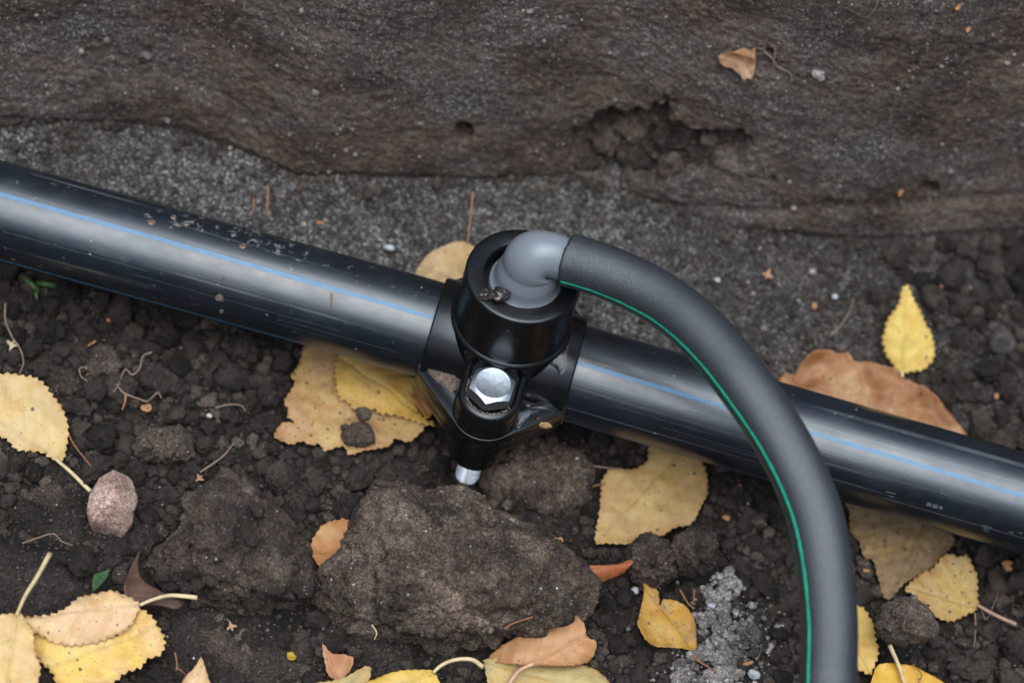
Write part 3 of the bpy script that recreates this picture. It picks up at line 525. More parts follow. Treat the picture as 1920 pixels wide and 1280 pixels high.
# ------------------------------------------------------------------ saddle clamp
clamp = thing('saddle_clamp', 'black saddle clamp with round collar bolted around the pipe', 'pipe clamp', (0, 0, -24))
def shell(a0, a1, r, x=30, n=64, ri=20.25):
    prof = [(-x, ri), (-x, r-.8), (-x+.25, r-.3), (-x+.8, r), (x-.8, r), (x-.25, r-.3), (x, r-.8), (x, ri)]
    a = np.radians(np.linspace(a0, a1, n)); v = np.array([[(p[0], math.cos(t)*p[1], math.sin(t)*p[1]) for t in a] for p in prof]); f = [tuple(q) for q in grid_faces(len(prof), n)]
    k = len(prof); f += [tuple(i*n for i in range(k)), tuple(i*n+n-1 for i in range(k))[::-1], ]
    return v.reshape(-1, 3), f
def arc(cx, cy, r, a0, a1, n): return [(cx+r*math.cos(rad(a)), cy+r*math.sin(rad(a))) for a in np.linspace(a0, a1, n)]
BY = -33.0
def ear_outline(r, xw, yb, sgn=-1, yin=14):
    # rounded triangle: base along the saddle, apex round the bolt
    dx, dy = xw, abs(BY)-yb; L = math.hypot(dx, dy); th = math.degrees(math.atan2(dy, dx)); off = math.degrees(math.asin(min(1, r/L)))
    a = 90-(th+off) ; pts = [(-xw, -yin), (-xw-.6, -yb+1.5), (-xw+.4, -yb-.8)]
    pts += arc(0, BY, r, 180+a+2 if False else 180+(90-(th+off))+0, 360-(90-(th+off)), 22)
    pts += [(xw-.4, -yb-.8), (xw+.6, -yb+1.5), (xw, -yin)]
    return [(p[0], p[1]*(-sgn)) for p in pts] if sgn > 0 else pts
def ear_rim(side, sgn):
    # the raised outer wall of an ear, from its corner to the boss
    n = 14; t = np.linspace(0, 1, n); P0 = np.array([side*31.2, -21.9]); P1 = np.array([side*8.6, -43.6])
    dirn = (P1-P0)/np.linalg.norm(P1-P0); nn = np.array([dirn[1], -dirn[0]]); nn = nn if nn[1] < 0 else -nn
    top = 6.0-.3*t**1.5; w_ = 3.3+1.8*t; C = P0+(P1-P0)*t[:, None]-nn*(w_*1.1)[:, None]; sec = [(-1.1, None, 0), (-1.02, -1.2, 0), (-.85, -.35, 0), (-.5, 0, 0), (-.1, -.25, 0), (.4, -1.1, 0), (.85, -2.2, 0), (1.08, -3.4, 0), (1.12, None, 0)]
    v = []
    for i in range(n):
        for s, dz, _ in sec:
            p = C[i]+nn*s*w_[i]; z = -5.7 if dz is None else top[i]+dz*1.6
            v.append((p[0], p[1]*(-sgn) if sgn > 0 else p[1], z))
    k = len(sec); f = [tuple(q) for q in grid_faces(n, k)]; f += [tuple(range(k)), tuple(range(len(v)-1, len(v)-k-1, -1))]
    flip = (side > 0) != (sgn > 0)
    return v, [q[::-1] for q in f] if flip else f
up = MB(); up.add(*shell(-12, 192, 23.0))
for sgn in (-1, 1):
    mir = (lambda v: [(p[0], -p[1], p[2]) for p in v]) if sgn > 0 else (lambda v: v); fl = (lambda f: [q[::-1] for q in f]) if sgn > 0 else (lambda f: f)
    v, f = prism(ear_outline(13.6, 30.6, 22.5), -5.8, 3.2, 0.5); up.add(mir(v), fl(f))
    for side in (-1, 1):
        v, f = ear_rim(side, -1); up.add(mir(v), fl(f))
    # U-shaped boss round the bolt head
    loops = []
    for r, z in ((13.5, -5.0), (13.3, 2), (13.1, 9), (12.8, 14.0), (12.4, 15.8), (11.5, 16.7), (10.4, 16.9), (9.9, 16.2), (9.4, 15.6)):
        loops.append([(x, y, z) for x, y in [(-r, -14)]+[(-r, -22), (-r, -28)]+arc(0, BY, r, 180, 360, 25)+[(r, -28), (r, -22), (r, -14)]])
    L_ = np.array(loops); n = L_.shape[1]; f = [tuple(q) for q in grid_faces(len(loops), n)]; f.append(tuple(len(loops)*n-n+i for i in range(n))); up.add(mir(L_.reshape(-1, 3)), fl(f))
upper = up.obj('upper_half', CLAMP, clamp, sharp=38)
lo_ = MB(); lo_.add(*shell(197, 343, 23.0))
for sgn in (-1, 1):
    mir = (lambda v: [(p[0], -p[1], p[2]) for p in v]) if sgn > 0 else (lambda v: v); fl = (lambda f: [q[::-1] for q in f]) if sgn > 0 else (lambda f: f)
    v, f = prism(ear_outline(13.0, 29.8, 21.5), -11.2, -6.15, 0.6, 2); lo_.add(mir(v), fl(f))
    v, f = lathe([(12.5, -8), (12.3, -14), (11.9, -21), (11.5, -23), (10.6, -24), (9.5, -24.3), (5.4, -24.3), (5.2, -23.6)], 0, BY, 64); lo_.add(mir(v), fl(f))
lo_.obj('lower_half', CLAMP, clamp, sharp=38)
v, f = lathe([(23.5, -3), (23.5, 20), (23.6, 21.6), (24.2, 22.2), (24.5, 22.8), (24.5, 24.0), (24.1, 24.7), (23.4, 25.2), (23.2, 26), (22.95, 51.2), (22.75, 52.2), (22.2, 52.8), (21.6, 53), (16.2, 53), (15.75, 52.8), (15.55, 52.3), (15.5, 44), (0.01, 44)])
obj('outlet_collar', v, f, CLAMP, clamp, sharp=40)
def bolt(y, name='bolt'):
    th = np.linspace(0, 2*math.pi, 96, endpoint=False); a = (np.degrees(th)+90+3) % 60-30; Rh = 8.3/np.cos(np.radians(a)); zt, zb = 24.0, 17.4
    rows = [(np.zeros(96)+.01, zt-.25+0*th), (6.4+0*th, zt-.2+0*th), (7.0+0*th, zt+0*th), (7.3+0*th, zt-.08+0*th), (Rh*0.995, zt-.12-(Rh-7.3)*.62), (Rh, zt-.3-(Rh-7.3)*.62), (Rh, zb+.3+0*th), (Rh*.98, zb+0*th), (0*th+.01, zb+0*th)]
    v = np.array([[(r[i]*math.cos(th[i]), y+r[i]*math.sin(th[i]), z[i]) for i in range(96)] for r, z in rows]).reshape(-1, 3)
    hd = obj(name, v, [tuple(q[::-1]) for q in grid_faces(len(rows), 96, True)], ZINC, clamp, sharp=25)
    v, f = lathe([(10.0, 15.9), (10.0, 17.1), (9.8, 17.35), (8, 17.38)], 0, y, 64)
    zz = np.arange(12, -46.3, -0.25); rows = []
    for z in zz:
        ph = (z/1.5+th/(2*math.pi)) % 1; r = 4.1+.9*(1-np.abs(2*ph-1)); r = r*min(1, .80+.2*((z+46.3)/1.3)) if z < -45 else r; rows.append(np.stack([r*np.cos(th), y+r*np.sin(th), z+0*th], -1))
    v2 = np.array(rows)[:, ::3].reshape(-1, 3); f2 = [tuple(q[::-1]) for q in grid_faces(len(rows), 32, True)]; f2.append(tuple(range(len(v2)-32, len(v2))))
    t = obj('thread', v2, f2, LITZINC, hd, sharp=60); return hd
bolt(BY); bolt(-BY)

# elbow and hose
elbow = thing('elbow_fitting', 'shiny grey plastic elbow plugged into the black collar', 'elbow fitting', (0, 0, 44))
mb = MB(); v, f = lathe([(14.2, 44.3), (14.2, 49.3), (13.95, 49.9), (13.6, 50.1), (13.3, 50.4), (12.8, 51.2), (12.55, 52.6), (12.4, 54), (12.3, 55)], 1.2, 0, 96); mb.add(v, f)
OD = at(1068, 487, 67.0)-np.array([1.2, 0, 71.0]); OD /= np.linalg.norm(OD)
ctr = [np.array([1.2, 0, z_]) for z_ in (53.0, 55.5, 58.0, 60.5)]; rr = [12.4, 12.2, 11.6, 10.9]
KC = np.array([0.6, 0, 66.0])
for t in np.linspace(0.08, 1, 16):
    a = t*math.pi/2; p = np.array([0.3, 0, 59.5])*0; up_ = np.array([0, 0, 1.0])
    p = np.array([1.2, 0, 60.5])+9.8*math.sin(a)*up_+8.2*(1-math.cos(a))*OD; ctr.append(p); rr.append(10.9-2.2*sstep(0.15, .9, t)+0.2*math.sin(math.pi*t))
e = ctr[-1]
h0 = at(1068, 487, 67.0); hl = float((h0-e) @ OD)
for s, r in ((.3*hl, 8.6), (.6*hl, 8.5), (hl, 8.5), (hl+3, 8.5)): ctr.append(e+OD*s); rr.append(r)
v, f = tube(spline(np.column_stack([ctr, rr]), 90)[:, :3], spline(np.column_stack([ctr, rr]), 90)[:, 3], 64, np.array([0, 1.0, 0.05])); mb.add(v, f)
mb.obj('elbow_body', GREY, elbow, sharp=50)

mid = [(1138, 510, 70.5), (1192, 534, 73), (1248, 566, 76), (1300, 608, 79), (1352, 663, 81), (1397, 722, 82), (1440, 784, 81), (1476, 845, 79), (1505, 905, 76), (1527, 965, 72), (1541, 1030, 67), (1550, 1100, 61), (1555, 1165, 55), (1554, 1245, 47), (1550, 1300, 41), (1525, 1420, 20), (1470, 1560, -8), (1400, 1680, -28), (1260, 1800, -33), (1050, 1880, -34)]
hp = [h0, at(1100, 497, 68.7)]+[at(*m_) for m_ in mid]; HC = spline(hp, 420)
hose = thing('hose', 'thick matt black rubber hose with a green stripe curving over the pipe', 'hose', HC[-1]-np.array([0, 0, 10]))
T, A_, B_ = frames(HC, -V); seg = 72; th = np.arange(seg)*2*math.pi/seg; RH = 10.35
rad_h = RH+0.25*perlin(HC, 1/40, 9); rad_h[:6] += np.linspace(.25, 0, 6)
ringv = lambda i, r, tt: HC[i]+r*(np.cos(tt)[:, None]*A_[i]+np.sin(tt)[:, None]*B_[i])
hv = [ringv(0, 8.5, th), ringv(0, rad_h[0]-.3, th)-T[0]*.1+0.35*T[0]*RNG.normal(0, .5, seg)[:, None]]+[ringv(i, rad_h[i], th) for i in range(1, len(HC))]
hv[0] = hv[0]+T[0]*1.5
v = np.concatenate(hv); obj('hose_body', v, [tuple(q[::-1]) for q in grid_faces(len(hv), seg, True)], HOSE, hose)
sgn = 1 if (B_[150] @ R_) < 0 else -1                        # inner side of the bend
def hstripe(name, i0, i1, deg, wdeg, rag):
    rows = []
    for i in range(i0, i1):
        j = perlin(np.array([[i*.35, deg, 0]]), 1, 3)[0]*rag; j2 = perlin(np.array([[i*.5, deg, 9]]), 1, 4)[0]*rag*.7
        drift = 10*math.sin(i/419*3.1)-6
        rows.append(ringv(i, rad_h[i]+.07, np.radians(sgn*(np.linspace(deg-wdeg+j, deg+wdeg+j2, 4)-drift))))
    return obj(name, np.concatenate(rows), grid_faces(len(rows), 4), GREEN, hose)
hstripe('green_stripe', 1, 419, 55, 3.0, 2.2); hstripe('green_stripe', 1, 190, 80, 0.7, 1.8)
hstripe('green_stripe', 4, 120, 70, 0.35, 1.0)

# water lying on the clamp, mud in its pockets
def pool(name, pts, z, label, cat, mat, bulge=.8, n=3):
    c = np.mean(pts, 0); rows = [np.column_stack([c+(np.array(pts)-c)*s, np.full(len(pts), z+bulge*math.sqrt(max(0, 1-s*s)))]) for s in (1.0, .93, .8, .55, .2, .01)]
    v = np.concatenate(rows); f = [tuple(q) for q in grid_faces(len(rows), len(pts), True)]; return tag(obj(name, v, f, mat, origin=(*c, z)), label, cat)
def blobpts(pts, n=40):
    P = spline(list(pts)+[pts[0]], n+1)[:-1]; return [(p[0]+.3*perlin(np.array([[p[0], p[1], 1]]), .5, 2)[0], p[1]) for p in P]
pool('water_puddle', blobpts([(12.4, -25), (14, -36), (17, -33.5), (24, -27), (27.2, -23.4), (20, -22.2)]), 3.25, 'clear water pooled in the right ear pocket of the clamp', 'puddle', WATER, 2.8)
mudv = np.array(blobpts([(-28.5, -21.6), (-20, -21.0), (-12.6, -22), (-12.4, -29), (-14, -31), (-18, -28.8), (-24, -25.2)]))
c = mudv.mean(0); rows = [np.column_stack([c+(mudv-c)*s, 3.0+3.4*(1-s**7)+RNG.normal(0, .16, len(mudv))]) for s in np.linspace(1, .02, 14)]
tag(obj('mud_patch', np.concatenate(rows), [tuple(q) for q in grid_faces(14, len(mudv), True)], MUD, origin=(*c, 1.0)), 'pale dried mud filling the left ear pocket of the clamp', 'mud')

# ------------------------------------------------------------------ lumps of soil
def lump_shape(n, seed, rough=0.42, bump=0.26):
    V_, F_ = ico(n); P = V_*1.0+seed*7.3
    rr = 1+rough*fbm(P, .9, 3, seed)*1.6 + bump*(0.55-worley(P, 2.2, seed+3)) + bump*.5*(0.55-worley(P, 5.0, seed+5)) + bump*.35*perlin(P, 7.0, seed+7)
    q = V_*rr[:, None]
    for k in range(4):                                       # broken flat sides
        nrm = np.random.default_rng(seed*9+k).normal(size=3); nrm /= np.linalg.norm(nrm); dd = q @ nrm-.80; q = q-np.maximum(dd, 0)[:, None]*nrm*.8
    return q, F_
def ray_r(poly, c, ang):
    poly = np.asarray(poly, float)-c; a = np.unwrap(np.arctan2(poly[:, 1], poly[:, 0])); r = np.hypot(poly[:, 0], poly[:, 1])
    o = np.argsort(np.arctan2(poly[:, 1], poly[:, 0])); an = np.arctan2(poly[:, 1], poly[:, 0])[o]; rn = r[o]
    return np.interp(ang, np.concatenate([an-2*math.pi, an, an+2*math.pi]), np.tile(rn, 3))
BIG = []; STICK = [[lump_shape(2, 600+k) for k in range(6)], [lump_shape(3, 620+k) for k in range(6)]]
def clod(name, out, label, mat, wc, depth, sub=6, amp=1.0, seed=0, cat='soil clod', group=None, fine=1.0):
    c = np.mean([np.min(out, 0), np.max(out, 0)], 0); V_, F_ = ico(sub); K2 = K*(DIST-wc)/DIST
    ang = np.arctan2(-V_[:, 1], V_[:, 0]); m_ = np.hypot(V_[:, 0], V_[:, 1]); rho = ray_r(out, c, ang)*K2
    mm_ = np.sin(np.minimum(1, np.arcsin(np.clip(m_, 0, 1))/(math.pi/2))*math.pi/2)**0.85
    dz = np.sign(V_[:, 2])*np.abs(V_[:, 2])**0.8
    ux, uy = V_[:, 0]/np.maximum(m_, 1e-6), V_[:, 1]/np.maximum(m_, 1e-6)
    vv_ = uy*mm_*rho; Hh = np.abs(vv_).max(); und = np.maximum(0, -vv_/Hh-.28)**2*depth*1.5
    P = (ux*mm_*rho)[:, None]*R_ + vv_[:, None]*U_ - (dz*depth-und)[:, None]*V
    C0 = at_w(c[0], c[1], wc); s = seed*13.7
    N = P/np.linalg.norm(P, axis=1)[:, None]
    d_ = amp*(fbm(P+s, 1/16, 3, seed+1)*6.0 + (np.abs(perlin(P+s, 1/13, seed+9))-.2)*5.0 + (0.5-worley(P+s, 1/8, seed+2))*4.6 + amp*0.9*np.sign(perlin(P+s, 1/10, seed+21))*np.abs(perlin(P+s, 1/10, seed+21))**.4 + (0.5-worley(P+s, 1/3.6, seed+3))*2.3*fine + fbm(P+s, 1/2.2, 3, seed+4, .7)*1.3*fine + (0.5-worley(P+s, 1/1.7, seed+6))*.9*fine)
    d_ -= amp*3.2*sstep(.42, .12, worley(P+s, 1/8.5, seed+40))*fine
    crack = np.abs(perlin(P+s, 1/22, seed+8)); d_ -= amp*4.0*sstep(.07, .0, crack)*sstep(-.1, .25, perlin(P+s, 1/30, seed+12))
    edge = 1-0.45*m_**6
    v = C0+P+N*(d_*edge)[:, None]
    if fine == 0:
        rf = np.random.default_rng(seed)
        for k_ in range(11):
            nr_ = rf.normal(size=3); nr_ /= np.linalg.norm(nr_); pr = (v-C0) @ nr_; v = v-np.maximum(pr-.80*pr.max(), 0)[:, None]*nr_*.85
    base = np.array([C0[0], C0[1], v[:, 2].min()]); rg = np.random.default_rng(seed+700)
    size = float(rho.mean()); ns = int(min(1500, 1.05*size**1.75)*fine); vv, ff, cn = [v], [F_], len(v); mx = min(3.4, .09*size+.35)
    nr = N*(rho.mean()/np.maximum(rho, 1))[:, None]; pick = rg.integers(0, len(v), ns)
    clus = perlin(v[pick]+s, 1/9, seed+14)
    for k_, cl in zip(pick, clus):
        if cl < -.12 and rg.random() < .75: continue
        r_ = min(mx, .38*(1-rg.random()*.995)**(-1/1.85)); q, Fq = STICK[1 if r_ > 1.0 else 0][rg.integers(0, 6)]
        Rm = np.array(Matrix.Rotation(rg.random()*6.3, 3, Vector(rg.normal(size=3)))); vv.append((q @ Rm.T)*r_*[1.1, 1.0, .85]+v[k_]+N[k_]*r_*(.35*rg.random()-.1)); ff.append(Fq+cn); cn += len(q)
    v = np.concatenate(vv); F_ = np.concatenate(ff)
    o = tag(obj(name, v, F_, mat, origin=base), label, cat, group); rg = np.random.default_rng(seed+5); set_attr(o, 'tone', np.concatenate([np.clip(fbm(vv[0]+s, 1/14, 3, seed+30)*.7, -.45, .6)]+[np.full(len(q_), t_) for q_, t_ in zip(vv[1:], rg.uniform(-.5, .75, len(vv)))])); BIG.append((np.asarray(out), wc)); return o
clod('soil_clod', [(590, 1100), (600, 1060), (640, 1020), (668, 965), (690, 922), (705, 904), (760, 908), (800, 924), (860, 914), (895, 928), (930, 956), (985, 975), (1030, 1000), (1080, 1040), (1120, 1085), (1112, 1140), (1080, 1180), (1020, 1210), (930, 1225), (870, 1235), (760, 1232), (690, 1225), (640, 1195), (605, 1150)],
     'largest brown soil clod with tan patches right below the bolt thread', CLOD, 21, 38, 7, 1.0, 3)
clod('soil_clod', [(400, 897), (420, 878), (450, 885), (470, 905), (500, 925), (522, 960), (560, 1000), (590, 1050), (602, 1090), (592, 1140), (562, 1172), (520, 1178), (470, 1155), (400, 1147), (330, 1140), (285, 1112), (265, 1085), (290, 1030), (330, 990), (350, 960), (345, 930), (370, 912)],
     'big dark triangular soil clod left of the largest clod', CLOD2, 23, 33, 7, 1.0, 11)
clod('soil_clod', [(305, 1185), (340, 1156), (400, 1150), (460, 1160), (510, 1192), (542, 1235), (545, 1265), (490, 1295), (400, 1305), (330, 1280), (308, 1230)], 'dark rounded clod at the bottom edge below the triangular clod', CLOD2, 28, 26, 6, .9, 17)
clod('soil_clod', [(-45, 1012), (0, 1003), (50, 1015), (100, 1040), (140, 1075), (156, 1110), (130, 1138), (80, 1152), (20, 1162), (-45, 1155)], 'dark flat clod at the left edge behind the cream leaves', CLOD2, 26, 18, 6, .8, 23)
clod('soil_clod', [(20, 948), (55, 905), (110, 885), (150, 900), (166, 950), (160, 1000), (120, 1022), (70, 1002), (35, 988)], 'dark lumpy clod directly left of the pink stone', CLOD2, 8, 20, 6, .9, 29)
clod('soil_clod', [(905, 880), (950, 850), (1040, 830), (1090, 850), (1112, 890), (1098, 950), (1062, 1000), (980, 990), (920, 955)], 'brown smooth clod in shade under the clamp behind the largest clod', CLOD, -24, 16, 6, .8, 31, fine=.6)
clod('soil_clod', [(1180, 1062), (1195, 1020), (1230, 1008), (1262, 1030), (1272, 1070), (1255, 1100), (1210, 1104), (1185, 1090)], 'grey brown clod below the broad tan leaf, left one of a pair', CLOD2, 6, 11, 6, .85, 37, fine=1.4)
clod('soil_clod', [(1265, 1010), (1300, 985), (1335, 992), (1346, 1030), (1330, 1075), (1290, 1084), (1268, 1055)], 'grey brown clod below the broad tan leaf, right one of a pair', CLOD2, 4, 11, 6, .85, 41, fine=1.4)
clod('soil_clod', [(1645, 1160), (1670, 1128), (1710, 1122), (1745, 1140), (1756, 1175), (1735, 1200), (1680, 1205), (1650, 1190)], 'dark flat clod below the greyish brown leaf right of the hose', CLOD2, 18, 9, 6, .8, 47)
clod('soil_clod', [(250, 835), (275, 805), (320, 797), (352, 815), (356, 845), (330, 868), (280, 868), (256, 855)], 'small dark clod between the pipe and the triangular clod', CLOD2, 2, 11, 6, .8, 53, fine=1.3)
clod('soil_clod', [(640, 815), (655, 795), (680, 790), (702, 805), (705, 830), (685, 840), (655, 838)], 'little dark soil lump resting on the ragged tan leaf', CLOD2, -10, 6, 5, .4, 59)
clod('soil_clod', [(637, 800), (643, 794), (652, 795), (654, 803), (646, 808)], 'tiny soil crumb beside the lump on the ragged tan leaf', CLOD2, -10, 2, 4, .2, 60)
clod('soil_clod', [(668, 782), (673, 766), (684, 763), (694, 772), (694, 785), (680, 790)], 'small black soil lump on the lower edge of the yellow leaf', CLOD2, -10, 3, 4, .25, 67)
clod('soil_clod', [(100, 720), (118, 692), (145, 695), (158, 722), (145, 750), (115, 752)], 'dark round clod above the pale yellow leaf at left', CLOD2, -14, 8, 5, .6, 61)
clod('soil_clod', [(170, 672), (190, 640), (215, 655), (222, 690), (205, 725), (178, 715)], 'dark clod beside the thin forked root', CLOD2, -16, 8, 5, .6, 63)
clod('soil_clod', [(705, 880), (740, 858), (790, 862), (822, 890), (815, 915), (760, 922), (715, 910)], 'dark shaded clod behind the bolt thread', CLOD2, -34, 10, 5, .6, 71)
clod('stone', [(1852, 640), (1860, 618), (1880, 613), (1898, 628), (1900, 655), (1885, 670), (1860, 664)], 'smooth grey stone behind the pipe near the right edge', soil_mat('grey_stone', (0.035, 0.031, 0.03), (0.05, 0.046, 0.044), (0.075, 0.07, 0.068), bstr=.4), -62, 8, 5, .25, 73, cat='stone', fine=.0)
clod('stone', [(188, 892), (210, 878), (240, 890), (253, 920), (251, 960), (240, 995), (226, 1015), (200, 1019), (180, 1005), (167, 975), (168, 935)], 'oval pink granite stone at the end of the leaf stalk', STONE, 27, 9, 6, .14, 79, cat='stone', fine=.0)
for k, (out, lb) in enumerate([
    ([(1316, 1100), (1345, 1075), (1370, 1064), (1388, 1090), (1384, 1115), (1345, 1122), (1318, 1118)], 'pale ashy lump between the pair of clods and the hose'),
    ([(1310, 1150), (1340, 1128), (1378, 1135), (1390, 1170), (1370, 1195), (1325, 1190)], 'pale ashy lump right of the torn yellow leaf'),
    ([(1365, 1200), (1395, 1175), (1425, 1190), (1430, 1225), (1400, 1240), (1370, 1228)], 'pale ashy lump nearest to the hose above the bottom edge'),
    ([(1300, 1215), (1330, 1195), (1362, 1205), (1365, 1235), (1330, 1245), (1305, 1238)], 'pale ashy lump below the torn yellow leaf'),
    ([(1255, 1250), (1285, 1232), (1310, 1245), (1305, 1275), (1265, 1280)], 'grey crumb at the bottom edge below the torn yellow leaf'),
    ([(1320, 1265), (1350, 1248), (1385, 1255), (1390, 1285), (1340, 1300)], 'pale ashy lump cut by the bottom edge')]):
    ag_v, ag_f, ag_n = [], [], 0; cx, cy = np.mean(out, 0); rg = np.random.default_rng(900+k); lo = np.min(out, 0); hi = np.max(out, 0)
    for t in range(95):
        a_, b_ = rg.uniform(lo, hi); big = t < 14
        if not inpoly(a_, b_, out): continue
        q, F_ = lump_shape(4 if big else 3, 500+t % 12); r_ = rg.uniform(1.6, 3.0) if big else rg.uniform(.5, 1.3); ce = on_ground(a_, b_, 3.0+(2.6 if not big else 0)*rg.random())
        ag_v.append(q*r_+ce); ag_f.append(F_+ag_n); ag_n += len(q)
    tl = np.concatenate([np.full(len(q_), t_) for q_, t_ in zip(ag_v, rg.uniform(-.7, .5, len(ag_v)))]); ag_v = np.concatenate(ag_v); BIG.append((np.asarray(out), 27)); ao = tag(obj('soil_clod', ag_v, np.concatenate(ag_f), ASH, origin=(*ag_v.mean(0)[:2], ag_v[:, 2].min())), lb, 'soil clod'); set_attr(ao, 'tone', tl)
for k, (out, lb) in enumerate([
    ([(1075, 280), (1100, 262), (1120, 285), (1122, 325), (1090, 335), (1072, 315)], 'dark lump at the lower left of the wall hollow'),
    ([(1150, 215), (1190, 207), (1220, 230), (1205, 262), (1165, 258)], 'dark lump at the top of the wall hollow'),
    ([(1225, 255), (1255, 205), (1290, 232), (1282, 280), (1250, 300)], 'upright lump in the middle of the wall hollow'),
    ([(1235, 305), (1262, 290), (1285, 302), (1280, 332), (1248, 335)], 'grey crumb at the lower right of the wall hollow'),
    ([(1120, 255), (1140, 240), (1155, 262), (1145, 290), (1122, 285)], 'small lump left of centre in the wall hollow'),
    ([(1165, 275), (1200, 268), (1222, 292), (1205, 325), (1170, 318)], 'brown lump low in the wall hollow'),
    ([(1345, 250), (1375, 240), (1398, 252), (1395, 275), (1355, 280)], 'pale lump at the right end of the wall hollow'),
    ([(1315, 248), (1335, 243), (1343, 262), (1325, 275)], 'little dark lump next to the pale lump in the wall hollow'),
    ([(1290, 285), (1315, 278), (1330, 300), (1305, 315)], 'brown crumb under the right end of the wall hollow')]):
    cx, cy = np.mean(out, 0); p = wall_at(cx, cy); wc = float(-(p @ V))-.5; clod('soil_clod', out, lb, CLOD2 if k != 6 else CLOD, wc, 5.0, 5, .75, 101+k, fine=1.6)

# loose crumbs all over the floor: the larger ones as objects, the rest as one heap
def knobby(n, seed):
    q, F_ = lump_shape(n, seed); rg = np.random.default_rng(seed); vv, ff, c_ = [q], [F_], len(q)
    for t in range(46):
        k = rg.integers(0, len(q)); r_ = min(.34, .09*(1-rg.random()*.98)**(-.55)); a_, b_ = STICK[0][rg.integers(0, 6)]; vv.append(a_*r_+q[k]*(1-.2*r_)); ff.append(b_+c_); c_ += len(a_)
    return np.concatenate(vv), np.concatenate(ff)
protos = [knobby(4, 200+k) for k in range(9)]; pm = [mesh('soil_lump', q*10, F_, CRUMB) for q, F_ in protos]
tiny = [lump_shape(1, 700+k) for k in range(8)]; small3 = [lump_shape(3, 300+k) for k in range(8)]; small2 = [lump_shape(2, 400+k) for k in range(8)]
NT = 17500
u = RNG.random(NT); r_all = np.clip(0.75*(1-u*0.992)**(-1/2.05), .75, 9.0); order = np.argsort(-r_all); r_all = r_all[order]
sv, sf, cnt, nbig = [], [], 0, 0
placed = []; crumbs = []
stalkpx = np.concatenate([spline(L['stalk'], 12) for L in LEAVES if 'stalk' in L])
leafpx = [(np.asarray(L['out']), L) for L in LEAVES]
NEAR = [((60, 640), 'the thin root at the left edge'), ((130, 560), 'the left end of the pipe and the green weed'), ((255, 710), 'the wriggling root'), ((360, 690), 'the shaded pipe left of the ragged leaf'), ((170, 790), 'the pale yellow leaf at left'), ((220, 860), 'the pink stone'), ((330, 780), 'the small clod under the pipe'), ((430, 820), 'the brown needle'), ((480, 760), 'the left edge of the ragged tan leaf'), ((560, 880), 'the lower edge of the ragged tan leaf'), ((640, 900), 'the back of the largest clod'), ((740, 870), 'the bolt thread'), ((540, 950), 'the right flank of the triangular clod'), ((250, 1010), 'the left flank of the triangular clod'), ((120, 860), 'the stalk of the pale leaf'), ((200, 1060), 'the small green leaf bit'), ((270, 1200), 'the stacked cream leaves'), ((570, 1180), 'the gap left of the largest clod'), ((640, 1230), 'the rusty leaf piece'), ((870, 1260), 'the arched stalk at the bottom edge'), ((1010, 820), 'the right ear of the clamp'), ((1110, 900), 'the tan twig right of the shaded clod'), ((1150, 1040), 'the rusty leaf sliver'), ((1390, 900), 'the right edge of the broad tan leaf'), ((1400, 1000), 'the pair of clods below the broad tan leaf'), ((1170, 1130), 'the torn yellow leaf'), ((1160, 1240), 'the pale olive leaf'), ((1240, 1160), 'the lower side of the torn yellow leaf'), ((1440, 1100), 'the pale ashy lumps and the hose'), ((1440, 1230), 'the hose at the bottom edge'), ((1600, 1090), 'the right side of the hose'), ((1700, 1220), 'the golden yellow leaf'), ((1860, 1100), 'the stalk of the mustard leaf'), ((1850, 1240), 'the lower right corner'), ((1880, 1060), 'the lower right end of the pipe'), ((1780, 660), 'the yellow pointed leaf'), ((1880, 620), 'the smooth grey stone'), ((1850, 520), 'the foot of the trench wall at right'), ((1880, 760), 'the brown leaf at the far right'), ((1620, 620), 'the curved brown needle')]
mgx, mgy = np.meshgrid(np.arange(-160, 2080, 4), np.arange(-40, 1440, 4), indexing='ij'); LMASK = np.zeros(mgx.shape, bool); BMASK = np.zeros(mgx.shape, bool)
for o_, _ in leafpx: LMASK |= inpoly(mgx, mgy, o_)
for o_, _ in BIG: BMASK |= inpoly(mgx, mgy, o_)
def masked(M_, a, b): return bool(M_[min(max(int((a+160)/4), 0), M_.shape[0]-1), min(max(int((b+40)/4), 0), M_.shape[1]-1)])
